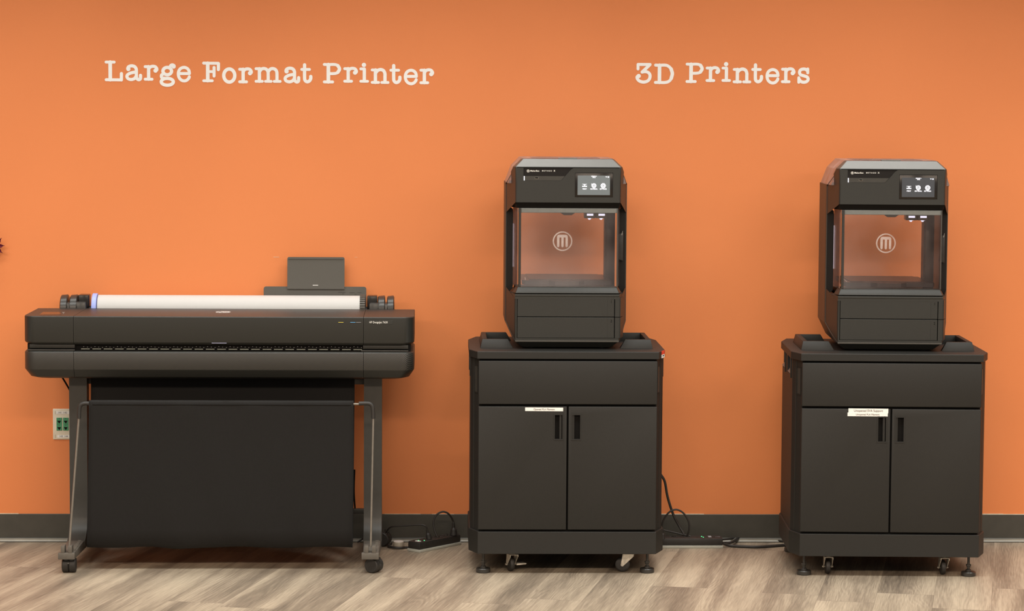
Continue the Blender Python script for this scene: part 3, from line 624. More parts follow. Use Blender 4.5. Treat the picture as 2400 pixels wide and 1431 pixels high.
def make_cart():
    c = thing('printer_cart', '', 'cart')
    # worktop slab
    mb = MB(); r0 = octo(.302, .3285, 0, .080, .552, .11)
    sc_ = lambda d: octo(.302-d, .3285-d, d, .080, .552-d, .11)
    mb.loft([[(x, y, z) for x, y in sc_(d)] for z, d in ((.7240, .0010), (.7252, 0), (.7466, 0), (.7480, .0006), (.7488, .0018), (.7490, .0032))]); fixn(mb).build('worktop', K_cart, c, smooth=0)
    # bezel ring round the printer bay
    zb, zr = .7488, .7785
    def wallp(x0, x1, yo, yi, lx=0, rx=0):   # outer face at yo leaning towards yi
        s_ = 1 if yi > yo else -1; f = yo+.010*s_
        mb.hexa([(x0, min(yo, yi), zb), (x1, min(yo, yi), zb), (x1, max(yo, yi), zb), (x0, max(yo, yi), zb),
                 (x0+lx, min(f, yi) if s_ > 0 else min(yo-.010, yi), zr), (x1+rx, min(f, yi) if s_ > 0 else min(yo-.010, yi), zr),
                 (x1+rx, max(f, yi) if s_ > 0 else max(yo-.010, yi), zr), (x0+lx, max(f, yi) if s_ > 0 else max(yo-.010, yi), zr)], .0012)
    for s_ in (-1, 1):
        mb = MB()
        if s_ < 0:
            wallp(-.291, -.180, .118, .140, .007, -.018); wallp(-.291, -.180, .407, .385, .007, -.018)
        else:
            wallp(.180, .291, .118, .140, .018, -.007); wallp(.180, .291, .407, .385, .018, -.007)
        xo, xi = s_*.291, s_*.268
        a, b_ = sorted((xo, xi)); a2, b2_ = sorted((s_*.284, s_*.268))
        mb.hexa([(a, .120, zb), (b_, .120, zb), (b_, .405, zb), (a, .405, zb), (a2, .129, zr), (b2_, .129, zr), (b2_, .396, zr), (a2, .396, zr)], .0012)
        mb.build('bay_rim', K_cart, c)
    # carcass with vent pockets in both sides
    body = MB(); body.prism(octo(.2965, .3225, .0178, .0672, .540, .10), .144, .7245)
    cuts = []
    for s_ in (-1, 1):
        for y0, y1 in ((.125, .265), (.325, .465)):
            k = MB(); a, b_ = sorted((s_*.3005, s_*.335)); k.box(a, b_, y0, y1, .662, .734-.012); cuts.append(k)
    fixn(body).build('carcass', K_cart, c, cut=cuts, smooth=0)
    if 'vent_metal' not in MATS: mat('vent_metal', (.12, .11, .10), .45, var=.1)
    for s_ in (-1, 1):
        for y0, y1 in ((.125, .265), (.325, .465)):
            mb = MB(); mb.add([(s_*.3008, y0+.002, .664), (s_*.3222, y0+.002, .664), (s_*.3222, y1-.002, .664), (s_*.3008, y1-.002, .664), (s_*.3008, y0+.002, .690), (s_*.3008, y1-.002, .690), (s_*.3222, y0+.002, .6645), (s_*.3222, y1-.002, .6645)],
                   [(0, 1, 2, 3), (4, 5, 7, 6), (0, 3, 5, 4), (0, 4, 6, 1), (3, 2, 7, 5)])
            fixn(mb).build('vent_deflector', MATS['vent_metal'], c, smooth=0)
    for s_ in (-1, 1):
        for y0 in (.112, .312):
            a, b_ = sorted((s_*.3215, s_*.3268)); MB().box(a, b_, y0, y0+.013, .655, .735-.008, .001).build('vent_rib', K_cart, c)
    # vertical seam beads and chamfer grips
    dch = Vector((.026, .0672, 0)).normalized()
    for s_ in (-1, 1):
        D = Vector((dch.x*s_, dch.y, 0)); Nn = Vector((s_*dch.y, -dch.x, 0)); base = Vector((s_*.2965, .0178, 0))
        mb = MB()
        mb.obox(base+D*.0430+Vector((0, 0, .434)), D*.0009, Nn*.0010, Vector((0, 0, .286)))
        mb.build('corner_bead', K_leg, c)
        ctr = base+D*.022
        mb = MB()
        for dd in (-.0135, .0135): mb.obox(ctr+D*dd+Vector((0, 0, .6535)), D*.0012, Nn*.0015, Vector((0, 0, .0460)))
        for dz in (-.0455, .0455): mb.obox(ctr+Vector((0, 0, .6535+dz)), D*.0145, Nn*.0015, Vector((0, 0, .0012)))
        mb.obox(ctr+Vector((0, 0, .6535)), D*.0120, Nn*.0006, Vector((0, 0, .0430)), mi=1)
        mb.build('corner_grip', [K_cart, K_leg], c, smooth=0)
    MB().box(-.2950, .2950, .0168, .0178, .146, .7235).build('gap_shade_sheet', K_dark, c, smooth=0)  # near-black sheet puts the shade of the drawer and door gaps into colour
    MB().box(-.2980, .2980, 0, .0165, .5725, .7178, .0028, seg=3).build('drawer', K_cart, c)
    for s_, (x0, x1), (h0, h1) in ((-1, (-.2980, -.0030), (-.0470, -.0145)), (1, (.0020, .2975), (.0115, .0448))):
        z0, z1 = (.4525, .5415)
        k = MB().box(h0+.0035, h1-.0035, -.01, .016, z0+.004, z1-.004)
        d = MB().box(x0, x1, 0, .0165, .1515, .5655, .0026, seg=3).build('door', K_cart, c, cut=[k])
        mb = MB()
        for a, b_, e_, f_ in ((h0, h0+.0037, z0, z1), (h1-.0037, h1, z0, z1), (h0+.0037, h1-.0037, z0, z0+.0042), (h0+.0037, h1-.0037, z1-.0042, z1)): mb.box(a, b_, -.0013, .006, e_, f_)
        # finger pull: sloping lip on the side next to the gap
        inner = h1-.0037 if s_ < 0 else h0+.0037; w_ = -.0085*s_*-1
        xs = (inner-.0095, inner) if s_ < 0 else (inner, inner+.0065)
        mb.box(xs[0]+(.0 if s_ < 0 else 0), xs[1]-(.0025 if s_ < 0 else 0), .0025, .0135, z0+.004, z1-.004, mi=0)
        mb.box(h0+.002, h1-.002, .0140, .0165, z0+.002, z1-.002, mi=1)  # back plate coloured near-black to deepen the shade in the recess
        mb.build('handle', [K_cart, K_dark], d, smooth=0)
    mb = MB(); sc2 = lambda d: octo(.298-d, .3275-d, d, .080, .546-d, .11)
    mb.loft([[(x, y, z) for x, y in sc2(d)] for z, d in ((.0700, .0005), (.0710, 0), (.1436, 0), (.1446, .0008), (.1448, .002))]); fixn(mb).build('plinth', K_cart, c, smooth=0)
    for x, y in ((-.2785, .046), (.2730, .046), (-.2785, .49), (.2730, .49)): place(make_foot(), c, (x, y, 0))
    return c

cart1 = make_cart()
cart2 = copy_tree(cart1)
cart1.location = (.4700, -.6535, 0); cart1.rotation_euler = (0, 0, -.006)
cart2.location = (1.5436, -.7054, 0); cart2.rotation_euler = (0, 0, -.046)
GRP = 'black printer carts against the orange wall'
tag(cart1, 'black cabinet cart with one narrow label Opened PLA Filament on its left door', 'cart', GRP)
tag(cart2, 'black cabinet cart with two stacked labels starting Unopened on its left door', 'cart', GRP)
for c, spec in ((cart1, ((-.182, .052, .30), (.205, .058, 1.45), (-.19, .46, .2), (.19, .46, -.3))), (cart2, ((-.197, .050, .0), (.190, .050, .05), (-.19, .46, .4), (.19, .46, -.2)))):
    for i, (x, y, a_) in enumerate(spec):
        k = place(make_caster(), c, (x, y, 0), a_)
        if c is cart1 and i == 0:
            m2 = MB(); m2.hexa([(.019, .006, .020), (.052, .006, .0215), (.045, .022, .0215), (.019, .022, .020), (.019, .006, .0255), (.056, .006, .0255), (.045, .022, .030), (.019, .022, .029)], .001)
            m2.build('brake_pedal', M_zinc, k)
def door_of(c): return min((k for k in c.children if k.name.startswith('door')), key=lambda k: k.data.vertices[0].co.x)
def strip_label(door, x0, x1, zc, h, txt, ty, dz=0, nm='door_label', tilt=0):
    mb = MB(); R_ = math.tan(tilt)
    mb.hexa([(x0, -.0009-ty, zc-h/2), (x1, -.0009-ty, zc-h/2+R_*(x1-x0)), (x1, .0002, zc-h/2+R_*(x1-x0)), (x0, .0002, zc-h/2),
             (x0, -.0009-ty, zc+h/2), (x1, -.0009-ty, zc+h/2+R_*(x1-x0)), (x1, .0002, zc+h/2+R_*(x1-x0)), (x0, .0002, zc+h/2)])
    mb.text(txt, (x0+x1)/2, -.0013-ty, zc+R_*(x1-x0)/2, h*.66, mi=1, sx=1.0)
    o = mb.build(nm, [M_label, M_ink], door, smooth=0); o['label'] = 'white strip label reading '+txt; return o
d1 = door_of(cart1); d2 = door_of(cart2)
strip_label(d1, -.1425, -.0160, .5565, .0120, 'Opened PLA Filament', 0, tilt=-.004)
strip_label(d2, -.1430, -.0110, .5595, .0150, 'Unopened SVA Support', 0, tilt=-.003)
strip_label(d2, -.1460, -.0125, .5470, .0120, 'Unopened PLA Filament', .0004, tilt=-.003)
# small red and white tag on the right front corner of the first cart
for c in (cart1,):
    D = Vector((.0265, .080, 0)).normalized(); Nn = Vector((D.y, -D.x, 0)); ctr = Vector((.302, 0, 0))+D*.056
    mb = MB(); mb.obox(ctr+Nn*.0006+Vector((0, 0, .7425)), D*.019, Nn*.0006, Vector((0, 0, .0062)), mi=0)
    mb.obox(ctr+Nn*.0006+Vector((0, 0, .7305)), D*.019, Nn*.0006, Vector((0, 0, .0058)), mi=1)
    mb.obox(ctr+Nn*.0012+Vector((0, 0, .7320)), D*.009, Nn*.0003, Vector((0, 0, .0025)), mi=2)
    o = mb.build('asset_tag', [M_red, M_label, M_ink], c, smooth=0); o['label'] = 'small red and white sticker'

# ================================================================== desktop 3D printer
def ring(z, fw, hw, yf, yc, yb, bulge=.003):
    s_ = hw+bulge
    k = min(1, (yc-yf)/.05)*.006; arc = [(fw-k*1.2, yf), (fw-k*.45, yf+k*.16), (fw-k*.02, yf+k*.62), (fw+k*.30, yf+k*1.5)]
    return [(-x, y, z) for x, y in reversed(arc)]+[(x, y, z) for x, y in arc]+[(hw, yc, z), (s_, yc+.012, z), (s_, yb-.035, z), (s_-.02, yb, z), (-s_+.02, yb, z), (-s_, yb-.035, z), (-s_, yc+.012, z), (-hw, yc, z)]
def make_bot():
    root = thing('desktop_3d_printer', '', '3D printer')
    rings = [ring(.7540, .148, .150, .030, .040, .370), ring(.7775, .1735, .176, 0, .012, .395), ring(.7800, .1738, .1775, -.0004, .016, .397),
             ring(.834, .1755, .2035, 0, .13, .405), ring(1.3015, .1755, .2035, 0, .13, .405), ring(1.3575, .1765, .180, 0, .014, .395), ring(1.3600, .1755, .179, .0012, .016, .394), ring(1.3850, .150, .1530, .030, .042, .370)]
    mb = MB(); mb.loft(rings, smi=[0, 0, 0, 0, 0, 0, 1])
    hexp = [(.1758, 1.2410), (-.1758, 1.2410), (-.2300, 1.1650), (-.2300, .9820), (-.1758, .9180), (.1758, .9180), (.2300, .9820), (.2300, 1.1650)]
    c1 = MB().prism_y(hexp, -.05, .130)
    c2 = MB().box(-.1930, .1930, .10, .60, .930, 1.2220)
    c3 = MB().box(-.30, .30, .060, .60, 1.3030, 1.50)                        # lid opening
    c4 = MB().prism_y([(-.1495, 1.3130), (-.0246, 1.3130), (.0085, 1.3505), (.0175, 1.3560), (-.1495, 1.3560)], -.05, .006)   # logo recess
    c5 = MB().box(-.1690, .1765, -.02, .012, .7868, .9225)                  # drawer bay
    c6 = MB().box(.150, .30, -.02, .055, .7868, .9225)
    c7 = MB().box(.0225, .1495, -.05, .003, 1.2590, 1.3410)                 # display recess
    h = fixn(mb).build('housing', [K_plast, K_bevel], root, cut=[c1, c2, c3, c4, c5, c6, c7], smooth=0)
    # logo panel
    mb = MB(); mb.prism_y([(-.1490, 1.3290), (-.0113, 1.3290), (.0085, 1.3505), (.0165, 1.3555), (-.1490, 1.3555)], .0045, .0058, 0)
    mb.prism_y([(-.1490, 1.3135), (-.0246, 1.3135), (-.0116, 1.3288), (-.1490, 1.3288)], .0022, .0058, 1)
    mb.text('MakerBot', -.1118, .0042, 1.3457, .0074, mi=2, sx=1.02, off=.00012)
    mb.text('M E T H O D', -.0710, .0042, 1.3459, .0062, mi=2, sx=.97, off=.00010)
    mb.text('X', -.0462, .0042, 1.3461, .0074, mi=2, off=.0002)
    fixn(mb)
    rg = MB(); 
    def ringm(m, cx, cz, ro, ri, y0, mi, n=28):
        vs = [(cx+r_*math.cos(2*PI*i/n), y0, cz+r_*math.sin(2*PI*i/n)) for r_ in (ro, ri) for i in range(n)]
        m.add(vs, [(i, (i+1) % n, n+(i+1) % n, n+i) for i in range(n)], mi)
    ringm(mb, -.1337, 1.3454, .0047, .0036, .0042, 2)
    for dx in (-.0016, 0, .0016): mb.box(-.1337+dx-.00045, -.1337+dx+.00045, .0041, .0044, 1.3430, 1.3475, mi=2)
    mb.box(-.1356, -.1318, .0041, .0044, 1.3468, 1.3478, mi=2)
    lp = mb.build('logo_panel', [K_gloss, K_leg, M_whiteink], root, smooth=0)
    mb = MB(); mb.box(-.1118, -.0988, .0012, .0035, 1.3188, 1.3252, .0010, mi=0); mb.box(-.1106, -.1000, .0009, .0032, 1.3206, 1.3248, mi=1)
    mb.build('usb_port', [M_rod, K_dark], lp, smooth=0)
    MB().box(-.1482, -.1455, .0014, .0035, 1.3140, 1.3285).build('light_slot', M_led, lp, smooth=0)
    # display
    mb = MB(); mb.box(.0232, .1488, .0006, .0030, 1.2597, 1.3403, .0010)
    dsp = mb.build('display', K_gloss, root)
    mb = MB(); mb.box(.0315, .1397, -.0002, .0012, 1.2665, 1.3314)
    Y0 = -.0005
    mb.box(.047, .0625, Y0, Y0+.0003, 1.2935, 1.2972, mi=1); mb.box(.047, .0625, Y0, Y0+.0003, 1.3020, 1.3030, mi=1)
    mb.prism_y([(.0505, 1.3020), (.0548, 1.2976), (.0591, 1.3020), (.0570, 1.3020), (.0548, 1.2998), (.0526, 1.3020)], Y0, Y0+.0003, 1)
    fixn(mb)
    for cx in (.0860, .1170):
        ringm(mb, cx, 1.2977, .0078, .0056, Y0, 1); ringm(mb, cx, 1.2977, .0040, .0020, Y0, 1)
    for k in range(10):
        a_ = 2*PI*k/10; d = Vector((math.cos(a_), 0, math.sin(a_))); t2 = Vector((-math.sin(a_), 0, math.cos(a_)))
        mb.obox(Vector((.1170, Y0+.0001, 1.2977))+d*.0082, d*.0006, Vector((0, .0001, 0)), t2*.0011, mi=1)
    mb.box(.0778, .0790, Y0, Y0+.0003, 1.2977, 1.3052, mi=1)
    for s_, x, z, sz in (('PRINT', .0548, 1.2865, .0055), ('MATERIAL', .0860, 1.2865, .0055), ('SETTINGS', .1170, 1.2865, .0055), ('METHOD X', .0860, 1.3292, .0038), ('IDLE', .0860, 1.3253, .0052)):
        mb.text(s_, x, Y0, z, sz, mi=1, off=.00006, sx=.95)
    mb.prism_y([(.1245, 1.3285), (.1295, 1.3285), (.1270, 1.3252)], Y0, Y0+.0003, 1)
    ringm(mb, .1340, 1.3268, .0024, .0012, Y0, 1)
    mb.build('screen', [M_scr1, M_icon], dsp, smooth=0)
    # header above the opening and sill below
    mb = MB(); mb.hexa([(-.1700, .016, 1.2216), (.1700, .016, 1.2216), (.1880, .125, 1.2216), (-.1880, .125, 1.2216), (-.1755, .006, 1.2410), (.1755, .006, 1.2410), (.1990, .125, 1.2410), (-.1990, .125, 1.2410)])
    mb.build('header', K_dark, root, smooth=0)  # near-black colour gives this recessed face its shade
    mb = MB(); mb.hexa([(-.1755, 0, .9180), (.1755, 0, .9180), (.2000, .125, .9180), (-.2000, .125, .9180), (-.1755, 0, .9345), (.1755, 0, .9345), (.2000, .125, .9345), (-.2000, .125, .9345)])
    mb.box(-.1755, .1755, -.0016, .01, .9265, .9335, .0015)
    mb.hexa([(-.1745, -.0010, .9370), (.1745, -.0010, .9370), (.185, .06, .9370), (-.185, .06, .9370), (-.1660, .010, .9580), (.1660, .010, .9580), (.172, .06, .9580), (-.172, .06, .9580)], .0025, seg=3)
    mb.build('sill', K_plast, root)
    # added lighter bead imitates the frame's edge highlight, dark groove at the top corners
    mb = MB()
    zz = [(-.2042, .1305, 1.300), (-.2042, .1305, .836), (-.1920, .070, .8085), (-.1752, .0045, .7790), (.1752, .0045, .7790), (.1920, .070, .8085), (.2042, .1305, .836), (.2042, .1305, 1.300)]
    mb.tube(zz, .0008, 6, smooth=0); mb.hexa([(-.1735, -.0012, .7735), (.1735, -.0012, .7735), (.1735, .004, .7735), (-.1735, .004, .7735), (-.1745, -.0016, .7790), (.1745, -.0016, .7790), (.1745, .004, .7790), (-.1745, .004, .7790)], .001)
    fixn(mb).build('edge_highlight', K_bevel, root)
    mb = MB(); mb.tube([(-.2045, .1300, 1.2990), (-.1775, .0130, 1.3560), (-.1700, .0000, 1.3572), (.1700, .0000, 1.3572), (.1775, .0130, 1.3560), (.2045, .1300, 1.2990)], .0011, 6, smooth=0)
    mb.build('top_seam', K_dark, root)
    # corner frames of the opening
    for s_ in (-1, 1):
        mb = MB()
        zz = [(s_*.1805, .944), (s_*.1805, 1.213), (s_*.2020, 1.232), (s_*.2020, .925)]
        mb.prism_y(zz, .128, .142)
        a, b_ = sorted((s_*.1795, s_*.1812)); mb.box(a, b_, .1255, .129, .952, 1.205)
        fixn(mb).build('corner_frame', K_frame, root, smooth=0)
    mb = MB(); mb.box(-.1800, -.1780, .1235, .1255, 1.018, 1.165); mb.build('light_strip', M_led, root, smooth=0)
    # side grip on the right of the opening
    mb = MB(); mb.hexa([(.1755, .105, 1.045), (.1930, .105, 1.040), (.1930, .126, 1.040), (.1755, .126, 1.045), (.1770, .105, 1.130), (.1930, .105, 1.138), (.1930, .126, 1.138), (.1770, .126, 1.130)], .003)
    mb.build('side_grip', K_rubber, root)
    mb = MB(); mb.hexa([(.1865, .1030, 1.128), (.1885, .1030, 1.128), (.1885, .1048, 1.128), (.1865, .1048, 1.128), (.1905, .1030, 1.142), (.1912, .1030, 1.142), (.1912, .1048, 1.142), (.1905, .1048, 1.142)]); mb.build('grip_clip', M_steel, root, smooth=0)
    # glazed door
    mb = MB()
    mb.box(-.1655, .1680, .0140, .0220, 1.2060, 1.2214, .001, mi=1)
    mb.prism_y([(-.0245, 1.2062), (-.0130, 1.1985), (.0130, 1.1985), (.0245, 1.2062)], .014, .020, 0)
    mb.box(-.1645, -.1560, .0100, .0200, .958, 1.2216, .0006); mb.box(.1650, .1692, .0100, .0200, .958, 1.2216, .0006)
    mb.box(.1660, .1668, .0090, .0100, .958, 1.2216, mi=1)
    door = fixn(mb).build('door', [K_satin, K_grey], root, smooth=0)
    mb = MB(); mb.box(-.1560, .1650, .0130, .0160, .9585, 1.2060)
    pane = mb.build('door_pane', G_pane, door, smooth=0)
    for s_ in (-1, 1):
        mb = MB(); x0_, x1_ = s_*.1672, s_*.1790
        mb.hexa([(x0_, .016, .9585), (x1_, .120, .9585), (x1_+.0016*s_, .120, .9585), (x0_+.0016*s_, .016, .9585), (x0_, .016, 1.2210), (x1_, .120, 1.2210), (x1_+.0016*s_, .120, 1.2210), (x0_+.0016*s_, .016, 1.2210)])
        fixn(mb).build('side_pane', G_side, door, smooth=0)
    mb = MB(); cx, cz = -.0170, 1.1113
    n = 48; ro, ri = .0330, .0285; vs = [(cx+r_*math.cos(2*PI*i/n), y_, cz+r_*math.sin(2*PI*i/n)) for y_ in (.0122, .0128) for r_ in (ro, ri) for i in range(n)]
    fs = [(i, (i+1) % n, n+(i+1) % n, n+i) for i in range(n)]
    mb.add(vs[:2*n], fs)
    k = .07/1431*2   # zoomed crop units to metres
    U = lambda x, y: (cx+(x-692)*7.03e-5, cz-(y-715)*7.03e-5)
    M_out = [U(430, 970), U(430, 520)]+[U(530+100*math.cos(a_), 505-100*math.sin(a_)) for a_ in [PI-PI/2*i/5 for i in range(6)]]+[U(845+100*math.cos(a_), 505-100*math.sin(a_)) for a_ in [PI/2-PI/2*i/5 for i in range(6)]]+[U(945, 520), U(945, 970)]
    arc = lambda cx_, : [U(cx_+55*math.cos(a_), 950+55*math.sin(a_)) for a_ in [PI*i/6 for i in range(7)]]
    poly = M_out[:-1]+arc(890)+[U(835, 540), U(747, 540)]+arc(690)+[U(635, 540), U(548, 540)]+arc(489)
    mb.add([(x, .0122, z) for x, z in poly], [tuple(range(len(poly)))])
    mb.build('door_logo', G_logo, door, smooth=0)
    # inside: build plate, column, extruders
    mb = MB()
    pts = [(-.1420, .060), (-.060, .060), (-.0400, .040), (.0400, .040), (.060, .060), (.1490, .060), (.1560, .080), (.1400, .385), (-.1450, .385), (-.1500, .085)]
    mb.prism(pts, .9620, .9760); bp_ = fixn(mb).build('build_plate', M_plum, root, smooth=0)
    m2 = MB(); m2.prism([(-.125, .085), (.128, .085), (.120, .370), (-.130, .370)], .9760, .9785); m2.build('print_surface', M_plum, bp_, smooth=0)
    m2 = MB(); m2.hexa([(-.1400, .080, .9768), (-.1368, .080, .9768), (-.1350, .20, .9768), (-.1375, .20, .9768), (-.1400, .080, .9776), (-.1368, .080, .9776), (-.1350, .20, .9776), (-.1375, .20, .9776)]); m2.build('edge_clip', M_label, bp_, smooth=0)
    MB().box(-.17, .17, .06, .38, .9305, .9400, .002).build('chamber_floor', K_dark, root)
    MB().box(.1420, .1720, .215, .30, .930, 1.222, .003).box(.1370, .1425, .225, .28, .930, 1.222, mi=1).build('lift_column', [K_satin, K_leg], root)
    for x0_ in (.0605, .0998):
        mb = MB(); mb.box(x0_, x0_+.0375, .105, .16, 1.1845, 1.2215, .002); e = mb.build('extruder', K_satin, root)
        MB().box(x0_+.0085, x0_+.0300, .1035, .106, 1.1930, 1.1998).build('extruder_label', M_led, e, smooth=0)
        mb = MB(); mb.cyl((x0_+.0185, .115, 1.191), (x0_+.0185, .115, 1.184), .0100, .0085); mb.cyl((x0_+.0175, .115, 1.184), (x0_+.0165, .115, 1.1795), .006, .003); mb.build('nozzle', M_led, e)  # emissive white makes label and nozzle brighter than their surroundings
    # material drawers with end latches
    for z0, z1, nme in ((.8590, .9222, '1'), (.7873, .8570, '2')):
        mb = MB(); mb.box(-.1668, .1578, .0004, .0115, z0, z1, .0012)
        mb.text(nme, .1478, .0002, z1-.0125, .013, mi=1)
        for k_ in range(28): mb.box(.1350, .1354, .0001, .0006, z0+.004+k_*(z1-z0-.008)/28, z0+.0052+k_*(z1-z0-.008)/28, mi=1)
        d = mb.build('material_drawer', [K_plast, K_dark], root, smooth=0)
        mb = MB(); mb.prism([(.1600, .0004), (.1745, .0004), (.1790, .003), (.1915, .0550), (.185, .0555), (.16, .02)], z0, z1)
        fixn(mb).build('latch_cap', K_plast, d, smooth=20)
    # clear top lid
    prof = [(1.3030, .2015), (1.3575, .1805), (1.3865, .1520)]
    mb = MB(); rr_ = []
    for z, hw in prof: rr_.append([(-hw+.003*(z < 1.31), .0605, z), (hw-.003*(z < 1.31), .0605, z), (hw+.0025, .145, z), (hw+.0025, .368, z), (hw-.015, .392, z), (-hw+.015, .392, z), (-hw-.0025, .368, z), (-hw-.0025, .145, z)])
    mb.loft(rr_, cap=False); n = len(rr_[0]); mb.add(rr_[-1], [tuple(range(n))])
    lid = fixn(mb).build('clear_lid', G_lid, root, smooth=0); s_ = lid.modifiers.new('s', 'SOLIDIFY'); s_.thickness = .0025; s_.offset = -1
    mb = MB()
    for k_ in range(64): mb.box(-.118+k_*.0036, -.1162+k_*.0036, .09, .34, 1.3868, 1.3878)
    mb.build('lid_ribs', G_lid, lid, smooth=0)
    MB().box(-.032, .032, .050, .066, 1.3845, 1.3885, .0012).build('lid_tab', K_grey, lid)
    MB().box(-.170, -.158, .25, .262, 1.353, 1.362, .001).build('lid_clip', M_steel, lid)
    # rubber feet
    for x, y in ((-.12, .07), (.12, .07), (-.12, .33), (.12, .33)): MB().cyl((x, y, .7490), (x, y, .7550), .012).build('rubber_foot', K_rubber, root)
    return root
bot1 = make_bot(); bot2 = copy_tree(bot1)
bot1.location = (.4695, -.575, 0); bot1.rotation_euler = (0, 0, -.008)
bot2.location = (1.5490, -.620, 0); bot2.rotation_euler = (0, 0, -.058)
tag(bot1, 'black 3D printer, left of the two, on the cart labelled Opened PLA Filament', '3D printer', 'desktop 3D printers on carts')
tag(bot2, 'black 3D printer, right of the two, on the cart with two stacked labels', '3D printer', 'desktop 3D printers on carts')
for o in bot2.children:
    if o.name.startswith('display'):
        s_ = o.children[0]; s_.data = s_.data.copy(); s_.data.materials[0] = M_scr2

# ================================================================== network outlet plate on the wall
a, b2 = P(124, 957, 0), P(125, 1029, 0); pw = .0700
pl = thing('network_outlet_plate', 'cream wall plate with four green network jacks, partly behind the printer leg', 'wall plate', (a.x+pw/2, 0, (a.z+b2.z)/2))
hh = (a.z-b2.z)/2
MB().box(-pw/2, pw/2, -.006, 0, -hh, hh, .003, seg=3).build('plate', M_cream, pl)
for zc, tx, ox in ((.0415, '141  142', 0), (-.0435, '143  144', .003)):
    mb = MB(); mb.box(-.0225+ox, .0240+ox, -.0068, -.005, zc-.0048, zc+.0048); mb.text(tx, ox, -.0070, zc, .0090, mi=1); mb.box(-.0265, -.0258, -.0065, -.005, zc-.006, zc+.006, mi=1)
    mb.build('number_strip', [M_label, M_ink], pl, smooth=0)
for xc in (-.0120, .0112):
    for zc in (.0120, -.0110):
        mb = MB(); mb.box(xc-.0097, xc+.0097, -.0085, -.004, zc-.0113, zc+.0113, .0006)
        mb.prism_y([(xc-.0062, zc-.0010), (xc-.0030, zc-.0052), (xc-.0015, zc-.0085), (xc+.0022, zc-.0085), (xc+.0035, zc-.0045), (xc+.0060, zc-.0008), (xc+.0060, zc+.0010), (xc-.0062, zc+.0010)], -.0088, -.006, 1)
        mb.box(xc-.0020, xc+.0022, -.0088, -.006, zc+.0075, zc+.0088, mi=1)
        fixn(mb).build('jack', [M_green, K_dark], pl, smooth=0)

# ================================================================== power strips, plugs and cords
sA = FZ(985, 1295); D = Vector((.654, .757, 0)).normalized(); Nn = Vector((-D.y, D.x, 0))
def power_strip(label, org, D, Nn, Ln, W, outs, leds, h0=.010, h1=.036):
    t_ = thing('power_strip', label, 'power strip', tuple(org)); f = lambda a, b_, z: D*a+Nn*b_+Vector((0, 0, z))
    def bx(a0, a1, b0, b1, z0, z1, bev, m, nm, par, loc=None):
        mb = MB(); mb.hexa([f(a0, b0, z0), f(a1, b0, z0), f(a1, b1, z0), f(a0, b1, z0), f(a0, b0, z1), f(a1, b0, z1), f(a1, b1, z1), f(a0, b1, z1)], bev); return mb.build(nm, m, par)
    bx(0, Ln, 0, W, 0, h0, .002, M_strip, 'base', t_); b_ = bx(.001, Ln-.001, .003, W-.003, h0, h1, .004, K_rubber, 'body', t_)
    for a_ in outs:
        mb = MB(); mb.obox(f(a_, W/2, h1+.0004), D*.014, Nn*.017, Vector((0, 0, .0006)), .0004, 0)
        for s2 in (-.007, .007): mb.obox(f(a_-.002, W/2+s2, h1+.0012), D*.004, Nn*.0012, Vector((0, 0, .0004)), 0, 1)
        mb.obox(f(a_+.007, W/2, h1+.0012), D*.002, Nn*.002, Vector((0, 0, .0004)), 0, 1)
        mb.build('outlet', [K_satin, K_dark], b_, smooth=0)
    for a_, c_ in leds:
        p = f(a_, c_, h1); MB().cyl(p, p+Vector((0, 0, .0012)), .0022, seg=10).build('indicator_light', M_ledg, b_)
    return t_, b_, f
s1, b1, f1 = power_strip('black power strip set at an angle on the floor, left of the first cart', sA, D, Nn, .225, .062, (.085, .13, .175, .21), ((.030, .034), (.042, .018)))
mb = MB(); mb.obox(f1(.018, .026, .0366), D*.006, Nn*.010, Vector((0, 0, .0012)), .001); mb.build('switch', M_label, b1)
s2o = FZ(1695, 1284.5); s2o.x -= .335
s2, b2_, f2 = power_strip('black power strip on a grey base, along the wall between the carts', s2o, Vector((1, 0, 0)), Vector((0, 1, 0)), .335, .070, (.06, .11, .16, .21), ((.262, .040), (.266, .022)))
mb = MB(); mb.obox(f2(.290, .035, .0366), Vector((.006, 0, 0)), Vector((0, .014, 0)), Vector((0, 0, .0012)), .001); mb.build('switch', M_gr, b2_)
for o_, off in ((s2, 0),):
    mb = MB(); mb.text('USB', .318, .030, .0366, .010, rot=Matrix.Identity(3)); mb.build('port_print', M_gr, b2_, smooth=0)

def cord(label, pts, r_=.0032, plug=None, grp=None, name='power_cord'):  # power cord with an optional plug
    """plug = (position, direction, length, radius)"""
    o0 = Vector(pts[0]); t_ = thing(name, label, 'cord', tuple(o0), group=grp)
    mb = MB(); mb.tube([Vector(p)-o0 for p in pts], r_, 10); mb.build('cable', K_rubber, t_)
    if plug:
        p, d, ln, rr_ = plug; p = Vector(p)-o0; d = Vector(d).normalized()
        mb = MB(); mb.cyl(p, p+d*ln*.45, rr_, rr_*.85, 16); mb.cyl(p+d*ln*.45, p+d*ln*.62, rr_*.85, rr_*.42, 16)
        for k in range(4): q_ = p+d*ln*(.62+.095*k); mb.cyl(q_, q_+d*ln*.06, rr_*(.46-.03*k), seg=14)
        mb.cyl(p+d*ln*.6, p+d*ln, rr_*.32, seg=12); mb.build('plug', K_rubber, t_)
    return t_
pz = .0375
pA = FZ(1006, 1262, pz); 
pts = [P(903, 1250, -.10), P(915, 1235, -.13), P(935, 1232, -.14), P(960, 1230.5, -.15), P(985, 1229, -.16), P(997, 1232, -.165), P(1002, 1240, pA.y)]
cord('thin black cord running left from the angled power strip towards the wide printer', [tuple(p) for p in pts], .0030, ((pA.x, pA.y, pz), (-.25, 0, 1), .036, .0105))
pB = FZ(1063.5, 1253, pz)
